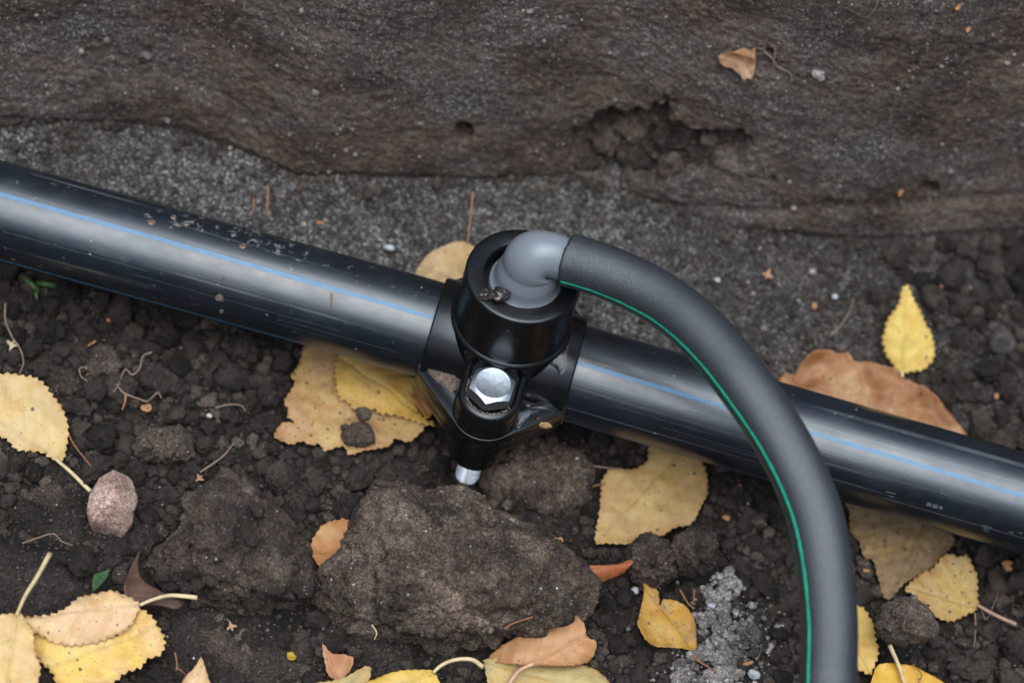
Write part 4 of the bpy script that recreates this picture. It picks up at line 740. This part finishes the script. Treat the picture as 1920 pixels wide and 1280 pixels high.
for r in r_all:
    for _try in range(14):
        back = random.random() < 0.22
        if back:
            px = random.uniform(1480, 2420) if r > 1.6 else (random.uniform(-400, 2420) if random.random() < .45 else random.uniform(1500, 2420)); py = random.uniform(380, 1000)
        else: px, py = random.uniform(-460, 2420), random.uniform(330, 1420)
        p = on_ground(px, py) if r > 2.2 else at(px, py, -38)
        z = float(gz(p[0], p[1])); x, y = p[0], p[1]
        if back and (y < 22 or y > ycrease(x)-6): continue
        if r > 1.6 and back and px < 1690+110*random.random()-60: continue
        if not back and (y > 14 or y < -205): continue
        if r > 4.2 and abs(y) < 34 and abs(x) < 40: continue
        if r > 2.2:
            if any((x-a)**2+(y-b)**2 < (0.85*(r+c_))**2 for a, b, c_ in placed): continue
        qq = proj(np.array([[x, y, z+r*.4]]))[0]; e_ = 4.4*r
        if any(masked(LMASK, qq[0]+dx*e_, qq[1]+dy*e_) for dx, dy in ((0, 0), (-1, 0), (1, 0), (0, -1.3), (0, .8))) and (r > 0.9 or random.random() < .9): continue
        if r > 1.0 and any(masked(BMASK, qq[0]+dx*e_, qq[1]+dy*e_) for dx, dy in ((0, 0), (-1, 0), (1, 0), (0, -1), (0, 1))): continue
        if r > 1.0 and np.min(np.hypot(stalkpx[:, 0]-qq[0], stalkpx[:, 1]-qq[1])) < 9+r*4: continue
        break
    else: continue
    if r > 2.2: placed.append((x, y, r))
    sc = r*np.array([random.uniform(.8, 1.25), random.uniform(.8, 1.25), random.uniform(.7, 1.0)])
    zc = z+r*random.uniform(.3, .75)
    pv = proj(np.array([[x, y, z]]))[0]
    if r > 2.55 and nbig < 255 and -15 < pv[0] < 1935 and pv[1] < 1295:
        nbig += 1; o = bpy.data.objects.new('soil_crumb', pm[random.randrange(9)]); COL.objects.link(o); o.location = (x*MM, y*MM, zc*MM); o.scale = tuple(sc/10); o.rotation_euler = (random.random()*6.3, random.random()*6.3, random.random()*6.3)
        crumbs.append((r, x, y, z, o))
    else:
        q, F_ = (small3 if r > 2.7 else (small2 if r > 1.12 else tiny))[random.randrange(8)]
        e_ = Matrix.Rotation(random.random()*6.3, 3, (random.random()-.5, random.random()-.5, random.random()-.5+1e-3)); E = np.array(e_)
        sv.append((q @ E.T)*sc+[x, y, zc]); sf.append(F_+cnt); cnt += len(q)
for _ in range(1500):
    x = random.uniform(-320, 320); y = float(ycrease(x))-abs(random.gauss(0, 5.5))+1.5; r = min(2.4, .5*(1-random.random()*.99)**(-1/2.3)); q, F_ = (small2 if r > .9 else tiny)[random.randrange(8)]
    sv.append(q*r+[x, y, float(gz(x, y))+r*.35]); sf.append(F_+cnt); cnt += len(q)
av, af, ac = [], [], 0
for _ in range(420):
    px = random.gauss(1358, 55); py = random.gauss(1200, 65)
    if py < 1080 or px > 1480 or masked(LMASK, px, py): continue
    p = on_ground(px, py, 2.5+random.random()*1.5); r = min(2.2, .45*(1-random.random()*.99)**(-1/2.2)); q, F_ = small2[random.randrange(8)]; av.append(q*r+p); af.append(F_+ac); ac += len(q)
ao = tag(obj('ash_crumbs', np.concatenate(av), np.concatenate(af), ASH), 'loose pale ashy crumbs between the torn yellow leaf and the hose', kind='stuff'); set_attr(ao, 'tone', np.concatenate([np.full(len(q_), t_) for q_, t_ in zip(av, RNG.uniform(-.75, .5, len(av)))]))
GRIT = soil_mat('pale_grit', (0.07, 0.061, 0.054), (0.16, 0.145, 0.133), (0.33, 0.31, 0.29), gain=1.1)
tiny = [lump_shape(1, 700+k) for k in range(8)]
def grit(name, parent, pts, rads):
    gv, gf, gc = [], [], 0
    for p, r in zip(pts, rads):
        q, F_ = (small2 if r > .8 else tiny)[random.randrange(8)]; gv.append(q*r+p); gf.append(F_+gc); gc += len(q)
    o = obj(name, np.concatenate(gv), np.concatenate(gf), GRIT, parent); tag(o, kind='stuff'); set_attr(o, 'tone', np.concatenate([np.full(len(q_), t_) for q_, t_ in zip(gv, RNG.uniform(-.85, .6, len(gv)))]))
pts, rds = [], []
for _ in range(5200):
    x = random.uniform(-320, 130 if random.random() < .85 else 320); y = random.uniform(20, float(ycrease(x)))
    r = min(1.5, .28*(1-random.random()*.99)**(-1/2.6)); pts.append([x, y, float(gz(x, y))+r*.25]); rds.append(r)
grit('soil_grit', ground, pts, rds)
pts, rds = [], []; ix = np.where(np.abs(wx) < 325)[0]; iz = np.where((wz > -12) & (wz < 108))[0]
dens = perlin(np.stack([WX, WYb, WZ], -1).reshape(-1, 3), 1/18, 303).reshape(S)
for _ in range(8000):
    i = ix[random.randrange(len(ix))]; j = iz[random.randrange(len(iz))]
    if dens[i, j] < random.gauss(.12, .16): continue
    r = min(1.6, .26*(1-random.random()*.99)**(-1/2.4)); pts.append(WALLP[i, j]+np.array([0, -.2*r, .05])); rds.append(r)
grit('soil_grit', wall, pts, rds)
byn = {}
for r, x, y, z, o in crumbs:
    qq = proj(np.array([[x, y, z]]))[0]; k = int(np.argmin([math.hypot(qq[0]-a[0], qq[1]-a[1]) for a, _ in NEAR])); byn.setdefault(k, []).append((r, o))
for k, lst in byn.items():
    lst.sort(key=lambda t: -t[0])
    for i, (r, o) in enumerate(lst):
        wd = ('largest loose soil crumb beside ', 'second largest soil crumb beside ', 'third largest soil crumb beside ')[i] if i < 3 else 'small dark soil crumb beside '
        tag(o, wd+NEAR[k][1], 'soil crumb', 'soil crumbs beside '+NEAR[k][1])
heap = tag(obj('soil_crumbs', np.concatenate(sv), np.concatenate(sf), CRUMB), 'fine loose soil crumbs strewn over the trench floor', kind='stuff'); set_attr(heap, 'tone', np.concatenate([np.full(len(q_), t_) for q_, t_ in zip(sv, RNG.uniform(-.55, .85, len(sv)))]))

# ------------------------------------------------------------------ birch leaves
def serrate(P, amp, seed, step=1.3):
    n = max(24, int(np.linalg.norm(np.diff(np.vstack([P, P[:1]]), axis=0), axis=1).sum()/step)); Q = np.vstack([P, P[:1]])
    s = np.concatenate([[0], np.cumsum(np.linalg.norm(np.diff(Q, axis=0), axis=1))]); uu = np.linspace(0, s[-1], n, endpoint=False)
    B = np.stack([np.interp(uu, s, Q[:, k]) for k in (0, 1)], -1); t = np.roll(B, -1, 0)-np.roll(B, 1, 0); t /= np.linalg.norm(t, axis=1)[:, None]+1e-9; nr = np.stack([t[:, 1], -t[:, 0]], -1)
    area = 0.5*np.sum(P[:, 0]*np.roll(P[:, 1], -1)-np.roll(P[:, 0], -1)*P[:, 1]); nr = nr*(1 if area > 0 else -1)
    rg = np.random.default_rng(seed); per = 3.0; ph = (uu/per+.35*perlin(np.column_stack([uu*.12, 0*uu, 0*uu+seed]), 1, 5)) % 1; saw = np.where(ph < .72, ph/.72, (1-ph)/.28)-.5
    return B+nr*(saw*amp*.55*(0.6+.8*rg.random(n))+perlin(np.column_stack([uu*.3, 0*uu, 0*uu+seed]), 1, 8)*.35*(amp > .15))[:, None]
def surface(L, W):
    ab = L['tip2']-L['base2']; ln = np.linalg.norm(ab); e1 = ab/ln; e2 = np.array([-e1[1], e1[0]]); a = (W-L['base2']) @ e1; b = (W-L['base2']) @ e2
    half = max(6, np.abs(L['b_ext'])); P3 = np.column_stack([a, b, np.full(len(a), L['seed']*3.1)])
    z = 1.5*L['cup']*((b/half)**2-.35) + L.get('wave', 2.3)*(fbm(P3, 1/15, 2, 5)*1.3+.35*perlin(P3, 1/5, 9)) - .45*np.exp(-(b/.8)**2) + L['cup']*.4*((a/ln-.5)**2)*2
    q = (a-.9*np.abs(b))/6.25; z += .11*np.cos(2*math.pi*(q-.5))
    return z, a, b
for i, L in enumerate(LEAVES):
    n = L['n']; e1 = np.cross([0, 1.0, 0], n); e1 /= np.linalg.norm(e1); e2 = np.cross(n, e1); p0 = L['p0']; L['seed'] = i+1
    to2 = lambda P: np.stack([(P-p0) @ e1, (P-p0) @ e2], -1)
    O2 = to2(L['xyz']); L['base2'] = to2(at_plane(*L['base'], p0, n)[None])[0]; L['tip2'] = to2(at_plane(*L['tip'], p0, n)[None])[0]
    ab = L['tip2']-L['base2']; ab /= np.linalg.norm(ab); L['b_ext'] = np.abs((O2-L['base2']) @ np.array([-ab[1], ab[0]])).max()
    Osm = spline(list(O2)+[O2[0]], 160)[:-1] if L['tooth'] < 3 else O2
    E = serrate(Osm, L['tooth']*.85, i, .45)
    lo, hi = E.min(0), E.max(0); st = max(.7, min(1.1, (hi-lo).max()/50)); gxx, gyy = np.meshgrid(np.arange(lo[0], hi[0], st), np.arange(lo[1], hi[1], st)); I = np.column_stack([gxx.ravel(), gyy.ravel()])+RNG.uniform(-.2, .2, (gxx.size, 2))
    I = I[polydist(I[:, 0], I[:, 1], E) > st*.5]
    pts = [Vector(q) for q in np.vstack([E, I])]; ne = len(E)
    r = delaunay_2d_cdt(pts, [(k, (k+1) % ne) for k in range(ne)], [], 1, 1e-4)
    W = np.array([q[:] for q in r[0]]); F_ = np.array([f for f in r[2] if len(f) == 3])
    z, a, b = surface(L, W); P = p0+W[:, :1]*e1+W[:, 1:]*e2+z[:, None]*n
    mat = leaf_mat('leaf_%02d' % i if False else 'birch_leaf_skin', *L['col'], spot=L['spot'], seed=i*1.7, grey=L.get('grey', 0))
    base = np.array([p0[0], p0[1], P[:, 2].min()])
    nm = 'birch_leaf'
    if 'stalk' in L:
        root = thing(nm, L['lab'], 'leaf', base, 'fallen birch leaves'); o = obj('blade', P, F_, mat, root)
        sp = [at_plane(x, y, p0+n*1.0, n) for x, y in L['stalk']]; zs = np.linspace(0, 1, len(sp)); sz = L.get('stalkz', 0)
        if sz: sp = [at_w(x, y, float(-(s @ V))+sz*t*.8) for (x, y), s, t in zip(L['stalk'], sp, zs)]
        C = spline(sp, 30); v, f = tube(C, np.linspace(.65, .95, 30)*(1.0), 10); smat = m_flat('leaf_stalk', L.get('scol', (0.50, 0.38, 0.20)), .5, .25, 200)
        obj('stalk', v, f, smat, root)
    else:
        o = tag(obj(nm, P, F_, mat, origin=base), L['lab'], 'leaf', 'fallen birch leaves')
    o.data.attributes.new('edge', 'FLOAT', 'POINT').data.foreach_set('value', np.clip(polydist(W[:, 0], W[:, 1], E)/3.2, 0, 1).astype(np.float32))
    uvl = o.data.uv_layers.new(name='UVMap'); li = np.empty(len(o.data.loops), np.int32); o.data.loops.foreach_get('vertex_index', li)
    uvl.data.foreach_set('uv', np.column_stack([a[li]/100, b[li]/100]).astype(np.float32).ravel())
    md = o.modifiers.new('thickness', 'SOLIDIFY'); md.thickness = .00028; md.offset = 0

# ------------------------------------------------------------------ litter: needles, roots, scales, flecks
def strand(name, pix, r, label, cat, mat, dz=1.0, where=None, group=None, taper=.6):
    pts = []
    for px, py in pix:
        if where == 'wall': p = wall_at(px, py); pts.append(p+(-V)*dz)
        elif isinstance(where, (int, float)): pts.append(at_w(px, py, where))
        else: pts.append(on_ground(px, py, dz))
    C = spline(pts, 12*len(pts)); v, f = tube(C, np.linspace(r, r*taper, len(C)), 8); return tag(obj(name, v, f, mat, origin=C[np.argmin(C[:, 2])]), label, cat, group)
strand('pine_needle', [(887, 358), (884, 390), (880, 425), (877, 458)], .55, 'long reddish needle standing behind the collar', 'needle', NEEDLE, where=-36.0)
strand('pine_needle', [(503, 350), (502, 378), (500, 402)], .55, 'reddish needle stub upright in the sand behind the pipe', 'needle', NEEDLE, dz=4)
strand('pine_needle', [(476, 372), (474, 400)], .4, 'faint needle stub beside the upright reddish one', 'needle', NEEDLE, dz=3)
strand('pine_needle', [(375, 885), (405, 865), (425, 848), (438, 830)], .5, 'brown needle lying above the triangular clod', 'needle', ROOT, dz=9)
strand('pine_needle', [(122, 800), (140, 835), (172, 875)], .4, 'thin dark needle under the pale leaf stalk', 'needle', NEEDLE, dz=8)
strand('pine_needle', [(1556, 630), (1575, 612), (1592, 585), (1601, 562)], .45, 'curved brown needle on the soil above the brown leaf', 'needle', ROOT, dz=2)
strand('pine_needle', [(1575, 657), (1592, 645)], .35, 'short brown needle above the brown leaf', 'needle', ROOT, dz=2)
strand('pine_needle', [(1093, 914), (1115, 910), (1135, 906)], .5, 'orange needle at the edge of the broad tan leaf', 'needle', NEEDLE, dz=8)
strand('pine_needle', [(1105, 872), (1135, 876), (1160, 878)], .5, 'tan twig between the shaded clod and the broad tan leaf', 'twig', ROOT, dz=9)
strand('pine_needle', [(1275, 1105), (1290, 1130), (1302, 1140)], .45, 'brown needle leaning beside the torn yellow leaf', 'needle', NEEDLE, dz=9)
strand('pine_needle', [(1302, 1105), (1300, 1128)], .4, 'short upright needle beside the torn yellow leaf', 'needle', NEEDLE, dz=9)
strand('pine_needle', [(1297, 1230), (1320, 1245), (1345, 1260)], .45, 'reddish needle among the pale ashy lumps', 'needle', NEEDLE, dz=7)
strand('pine_needle', [(1715, 1290), (1728, 1265), (1712, 1245)], .35, 'dark red needle at the golden yellow leaf', 'needle', NEEDLE, dz=9)
strand('pine_needle', [(1828, 1148), (1829, 1180), (1826, 1215)], .35, 'thin brown rootlet hanging below the mustard leaf', 'root', ROOT, dz=4)
strand('pine_needle', [(1838, 1135), (1850, 1160), (1872, 1110)], .3, 'thin brown rootlet behind the mustard leaf stalk', 'root', ROOT, dz=4)
nd = strand('pine_needle', [(622, 549), (620, 566), (618, 582)], .42, 'tiny tan needle stuck on the pipe left of the clamp', 'needle', ROOT, where=20.6)
rt = ROOT
strand('root', [(285, 660), (268, 668), (262, 690), (248, 702), (236, 692), (228, 705), (222, 722), (212, 735)], .45, 'thin wriggling root on the crumbs under the pipe', 'root', rt, dz=10)
strand('root', [(218, 720), (230, 735), (245, 742), (262, 748), (275, 752), (288, 742), (296, 736), (303, 746)], .5, 'pale wriggling root end beside an orange fleck', 'root', ROOT, dz=9)
strand('root', [(236, 740), (234, 755), (229, 768)], .6, 'orange root stub below the pale root', 'root', NEEDLE, dz=9)
strand('root', [(10, 570), (10, 600), (22, 630), (38, 655), (44, 680), (36, 702)], .45, 'thin brown root at the left edge below the pipe', 'root', ROOT, dz=9)
strand('root', [(405, 764), (430, 758), (452, 760), (460, 770)], .45, 'short ochre root on the crumbs below the pipe', 'root', ROOT, dz=9)
strand('root', [(42, 1018), (70, 1008), (98, 1000), (110, 1008), (115, 1014), (136, 1022)], .4, 'reddish root bent over the flat clod at the left edge', 'root', ROOT, where=46.0)
strand('root', [(165, 688), (150, 690), (152, 705), (165, 715)], .4, 'faint root looped around a dark clod', 'root', ROOT, dz=9)
strand('root', [(328, 1222), (332, 1245), (330, 1262), (336, 1285)], .4, 'hairy reddish rootlet at the bottom edge beside the narrow pale leaf', 'root', NEEDLE, where=60.0)
strand('root', [(331, 1250), (342, 1258), (350, 1266)], .28, 'side hair of the reddish rootlet at the bottom edge', 'root', NEEDLE, where=60.0)
strand('root', [(1433, 98), (1446, 110), (1456, 126), (1476, 136), (1486, 152)], .45, 'thin pale root hanging out of the trench wall', 'root', ROOT, 1.5, 'wall')
strand('root', [(1452, 92), (1452, 112), (1448, 130)], .6, 'brown root stub beside the dry leaf in the trench wall', 'root', ROOT, 1.5, 'wall')
strand('root', [(1645, 2), (1642, 18), (1632, 28)], .35, 'fine pale root at the top edge of the trench wall', 'root', ROOT, 1.5, 'wall')
strand('root', [(946, 1178), (962, 1168), (985, 1160), (1000, 1155)], .45, 'orange rootlet on the right of the largest clod', 'root', NEEDLE, where=51.5)
strand('root', [(697, 1170), (706, 1185), (702, 1198)], .35, 'pale forked rootlet at the foot of the largest clod', 'root', m_flat('straw_root', (0.45, 0.33, 0.18), .6), where=51.0)
strand('root', [(1745, 310), (1742, 325), (1738, 338)], .9, 'brown root stub above the hole in the trench wall', 'root', m_flat('dark_root', (0.05, 0.025, 0.014), .7), 1, 'wall')

def plate(name, pix, depthw, label, cat, mat, th=.5, bend=.6, wall_=False, dz=1.5, group=None, tiltn=None):
    c = np.mean(pix, 0)
    if wall_: pc = wall_at(*c)-V*dz
    elif depthw is None: pc = on_ground(c[0], c[1], dz)
    else: pc = at_w(c[0], c[1], depthw)
    n = np.array([0, -.35, 1.0]) if tiltn is None else np.array(tiltn, float); n /= np.linalg.norm(n)
    P = np.array([at_plane(x, y, pc, n) for x, y in pix]); cc = P.mean(0); rows = []
    for s, off in ((1, -.5), (1.0, .2), (.9, .5), (.5, .75), (.02, .85)): rows.append(cc+(P-cc)*s+n*off*th+n*bend*((np.linalg.norm(P-cc, axis=1)*s)[:, None]/max(1, np.linalg.norm(P-cc, axis=1).max()))**2)
    rows.append(rows[0][::1]*0+cc-n*.5*th); v = np.concatenate([rows[5]]+rows[:5]); f = [tuple(q) for q in grid_faces(6, len(P), True)]
    return tag(obj(name, v, f, mat, origin=cc-n*th), label, cat, group)
SCALE_T = m_flat('tan_birch_scale', (0.30, 0.16, 0.085), .6, .3, 400); SCALE_P = m_flat('pale_birch_scale', (0.36, 0.27, 0.16), .6, .3, 400); FLECK = m_flat('orange_leaf_fleck', (0.27, 0.115, 0.035), .6, .4, 400)
def trident(cx, cy, s, rot):
    base = [(0, 1.0), (.18, .45), (.30, .1), (.75, -.15), (.95, -.55), (.55, -.55), (.28, -.35), (.12, -.9), (-.05, -1.0), (-.2, -.4), (-.6, -.6), (-.95, -.45), (-.7, -.1), (-.28, .1), (-.18, .5)]
    c, s_ = math.cos(rad(rot)), math.sin(rad(rot)); return [(cx+s*(x*c-y*s_), cy+s*(x*s_+y*c)) for x, y in base]
for cx, cy, s, rot, wv, mt, lb in ((447, 1113, 16, -60, 44, SCALE_P, 'pale three lobed birch scale on the triangular clod'), (433, 1172, 14, 160, 53, SCALE_T, 'tan three lobed birch scale on the lower dark clod'),
        (1440, 513, 14, 200, None, SCALE_T, 'pinkish birch scale on the sand right of the hose start'), (373, 897, 12, 45, None, SCALE_T, 'small brown birch scale above the triangular clod'),
        (22, 648, 16, 20, None, SCALE_P, 'pale birch scale beside the root at the left edge'), (305, 1068, 7, 0, 44, SCALE_P, 'curved straw coloured bit on the triangular clod')):
    plate('birch_scale', trident(cx, cy, s*.82, rot), wv, lb, 'birch scale', mt, dz=5)
def ob(cx, cy, a, b, rot, n=9):
    return [(cx+a*math.cos(t)*math.cos(rad(rot))-b*math.sin(t)*math.sin(rad(rot))+random.uniform(-.35, .35)*b, cy+a*math.cos(t)*math.sin(rad(rot))+b*math.sin(t)*math.cos(rad(rot))+random.uniform(-.35, .35)*b) for t in np.linspace(0, 2*math.pi, n, endpoint=False)]
for cx, cy, a, b, rot, wv, lb in ((275, 764, 13, 8, -20, None, 'bright orange leaf fleck beside the pale root'), (204, 601, 6, 4, 40, None, 'yellow orange fleck under the left part of the pipe'), (289, 697, 8, 6, 60, None, 'ochre fleck above the pale root'),
        (172, 644, 12, 3, -32, None, 'pinkish splinter lying under the pipe'), (1527, 574, 8, 5, 70, None, 'orange fleck on the soil right of the hose'), (1868, 743, 7, 5, 80, None, 'orange fleck behind the pipe near the right edge'), (1765, 534, 8, 4, 60, None, 'brown fleck beside the tip of the yellow pointed leaf'),
        (1384, 913, 9, 5, -30, None, 'orange fleck between the broad tan leaf and the hose'), (1362, 970, 9, 6, 10, None, 'rusty fleck on the crumbs left of the hose'), (1624, 1069, 8, 4, 10, None, 'rusty fleck left of the greyish brown leaf'), (1890, 1060, 14, 11, 40, None, 'brown blotch of leaf near the right edge under the pipe'),
        (1402, 1242, 12, 5, -10, None, 'rusty chip on the pale ashy lumps'), (425, 1115, 3, 12, 5, 45, 'thin orange splinter standing by the pale birch scale'), (1305, 610, 10, 3, 40, None, 'tan splinter on the soil above the hose'), (600, 418, 9, 3, 5, None, 'brown splinter behind the pipe left of the collar'), (1045, 1012, 14, 7, -10, 20, 'orange leaf scrap behind the right end of the largest clod')):
    plate('leaf_fleck', ob(cx, cy, a*.85, b*.85, rot), wv, lb, 'leaf scrap', FLECK, dz=4.5, th=.6)
for cx, cy, lb in ((1689, 361, 'orange splinter in the trench wall beside the hole'), (1796, 14, 'orange speck near the top right of the trench wall'), (1815, 55, 'second orange speck near the top right of the trench wall')):
    plate('leaf_fleck', ob(cx, cy, 7, 4, -60), 0, lb, 'leaf scrap', FLECK, wall_=True, dz=1.2, tiltn=(0, -.8, .6))
for cx, cy, s, wv, lb in ((392, 779, 5, None, 'round white grain on the dark crumbs below the pipe'), (1341, 848, 4.5, None, 'white grain by the notch of the broad tan leaf'), (1190, 1107, 8, None, 'pale grey pebble above the torn yellow leaf'), (1410, 1135, 9, None, 'pale grey pebble half hidden beside the hose'), (1413, 1262, 10, None, 'white pebble at the bottom edge left of the hose'), (1334, 1137, 9, None, 'white chip on top of the pale ashy lumps'), (272, 103, 10, 'wall', 'whitish pebble in the upper left of the trench wall'), (1535, 142, 12, 'wall', 'dull slate pebble in the trench wall right of the dry leaf'), (945, 445, 6, None, 'pale pebble in the sand behind the collar'), (1345, 525, 6, None, 'white grain on the soil above the hose'), (730, 465, 9, None, 'greenish white pebble in the sand behind the pipe'), (1565, 556, 6, None, 'small pale pebble right of the hose')):
    p = wall_at(cx, cy)-V*.6 if wv == 'wall' else on_ground(cx, cy, 4 if py > 700 else 1.5); wc = float(-(p @ V))
    q, F_ = lump_shape(3, int(cx)); q = q*s*K*[1.1, .9, .8]; mt = WHITEBIT if s < 8.5 or 'white' in lb else ASH
    tag(obj('pebble', q+p, F_, mt, origin=p-[0, 0, s*K*.8]), lb, 'pebble')

# dry leaf in the trench wall, green weed, wet mud on the collar, crumbs on the pipe
DM = leaf_mat('dry_wall_leaf', (0.26, 0.13, 0.065), (0.36, 0.235, 0.15), (0.42, 0.30, 0.20), spot=.3, seed=3.3); pcl = wall_at(1385, 115)-V*3
nW = np.array([0, -.75, .65]); nW /= np.linalg.norm(nW)
ol = [(1342, 92), (1346, 108), (1352, 101), (1372, 98), (1392, 90), (1412, 88), (1418, 84), (1416, 96), (1417, 115), (1414, 138), (1408, 150), (1400, 146), (1396, 154), (1388, 142), (1372, 128), (1358, 127), (1350, 118)]
P = np.array([at_plane(x, y, pcl, nW) for x, y in ol]); e1 = np.array([1.0, 0, 0]); e2 = np.cross(nW, e1); W2 = np.column_stack([(P-pcl) @ e1, (P-pcl) @ e2])
gxx, gyy = np.meshgrid(np.arange(-12, 12, .6), np.arange(-12, 12, .6)); I = np.column_stack([gxx.ravel(), gyy.ravel()]); I = I[polydist(I[:, 0], I[:, 1], W2) > .35]
r = delaunay_2d_cdt([Vector(q) for q in np.vstack([W2, I])], [(k, (k+1) % len(W2)) for k in range(len(W2))], [], 1, 1e-4); W = np.array([q[:] for q in r[0]]); F_ = np.array([f for f in r[2] if len(f) == 3])
zz = 2.2*np.abs(perlin(np.column_stack([W, 0*W[:, 0]]), 1/5, 3))+1.6*np.exp(-((W[:, 1]-3)/1.2)**2)-.8*np.exp(-((W[:, 0]-3)/.8)**2)
o = obj('dry_leaf', pcl+W[:, :1]*e1+W[:, 1:]*e2+zz[:, None]*nW, F_, DM, origin=pcl); tag(o, 'crumpled pinkish brown dry leaf stuck in the trench wall', 'leaf'); md = o.modifiers.new('thickness', 'SOLIDIFY'); md.thickness = .0003
uvl = o.data.uv_layers.new(name='UVMap'); li = np.empty(len(o.data.loops), np.int32); o.data.loops.foreach_get('vertex_index', li); uvl.data.foreach_set('uv', (W[li]/100).astype(np.float32).ravel())
weed = thing('weed', 'small green weed under the left end of the pipe', 'weed', on_ground(70, 545))
for pix in ([(38, 512), (52, 520), (66, 530), (76, 540), (72, 552), (60, 540), (46, 526)], [(66, 528), (80, 525), (95, 528), (110, 530), (104, 541), (90, 538), (76, 536)], [(66, 540), (72, 552), (70, 566), (64, 552)]):
    c = on_ground(*np.mean(pix, 0), 7); n_ = np.array([0.1, -.4, 1]); n_ /= np.linalg.norm(n_); P = np.array([at_plane(x, y, c, n_) for x, y in pix]); cc = P.mean(0); nP = len(P)
    obj('leaf', np.vstack([P, cc+n_*.8, P-n_*.3]), [(k, (k+1) % nP, nP) for k in range(nP)]+[(k, k+nP+1, (k+1) % nP+nP+1, (k+1) % nP) for k in range(nP)]+[tuple(range(2*nP, nP, -1))], GREENLEAF, weed)
rg = np.random.default_rng(5); vv, ff, cn = [], [], 0
for t in range(300):
    an = rg.uniform(2.2, 5.9); rr_ = rg.uniform(9.2, 10.4) if rg.random() < .75 else rg.uniform(8.9, 11.4); q, F_ = STICK[0][t % 6]; r_ = rg.uniform(.12, .34); vv.append(q*r_*[1, 1, .6]+[rr_*math.cos(an), BY+rr_*math.sin(an)*1.0, 16.1+.2*rg.random()]); ff.append(F_+cn); cn += len(q)
tag(obj('mud_patch', np.concatenate(vv), np.concatenate(ff), MUD, origin=(0, BY, 16)), 'brown dirt caught round the base of the bolt head', 'mud')
def cyl_hit(px, py, r):
    dv = ray(px, py); a = dv[1]**2+dv[2]**2; b = 2*(CAM[1]*dv[1]+CAM[2]*dv[2]); c = CAM[1]**2+CAM[2]**2-r*r; return CAM+dv*((-b-math.sqrt(max(b*b-4*a*c, 0)))/(2*a))
wp = spline([(1022, 672), (1035, 660), (1048, 652), (1060, 640), (1066, 650), (1062, 668), (1063, 684), (1052, 703), (1042, 690), (1030, 682), (1022, 672)], 41)[:-1]; wc_ = wp.mean(0); rows = []
for s_, h_ in ((1, .02), (.93, .35), (.8, .65), (.5, .85), (.02, .9)): rows.append([cyl_hit(*(wc_+(q-wc_)*s_), 23.02+h_) for q in wp])
wv_ = np.array(rows).reshape(-1, 3); tag(obj('water_puddle', wv_, [tuple(q) for q in grid_faces(5, 40, True)], WATER, origin=wv_.mean(0)), 'clear water film clinging to the clamp right of the collar', 'puddle')
for px, py, rr_, lb in ((909, 553, 2.5, 'smaller wet soil crumb on the collar rim'), (938, 552, 3.6, 'larger wet soil crumb against the grey elbow on the collar rim')):
    q, F_ = lump_shape(4, int(px), .35, .25); p = at(px, py, 54.3); tag(obj('wet_crumb', q*rr_*[1.05, .95, .62]+p, F_, WETMUD, origin=p-[0, 0, 1.6]), lb, 'soil crumb')
for px, py, s, lb in ((283, 417, 1.5, 'round mud spot on the top of the pipe at left'), (325, 408, 1.3, 'tan mud spot on the top of the pipe'), (350, 420, 1.3, 'pale mud splash on the top of the pipe'), (411, 558, 1.7, 'small grey soil crumb on the front of the pipe'), (415, 583, 1.0, 'lower mud fleck under the crumb on the pipe'), (290, 515, .6, 'tiny tan grain on the front of the pipe'), (455, 462, 1.4, 'pale mud splash nearest to the clamp on the pipe'), (420, 524, .9, 'pale mud fleck beneath the blue stripe')):
    # on the pipe surface under that pixel
    dv = ray(px, py); a = dv[1]**2+dv[2]**2; b = 2*(CAM[1]*dv[1]+CAM[2]*dv[2]); c = CAM[1]**2+CAM[2]**2-400.0; disc = b*b-4*a*c
    p = CAM+dv*((-b-math.sqrt(max(disc, 0)))/(2*a)); q, F_ = lump_shape(3, int(px), .4, .3); nn = np.array([0, p[1], p[2]]); nn /= np.linalg.norm(nn); q = q*s; q = q-np.outer(q @ nn, nn)*.65
    tag(obj('mud_fleck', q+p, F_, MUD, origin=p), lb, 'mud fleck')
q, F_ = lump_shape(3, 77, .5, .4); p = np.array([24.0, -30.6, 1.4]); tag(obj('mud_fleck', q*[2.6, .8, 2.2]+p, F_, m_flat('ochre_clay', (0.30, 0.17, 0.06), .7, .5, 900, .5), origin=p), 'ochre clay smear on the right ear of the clamp', 'mud fleck')
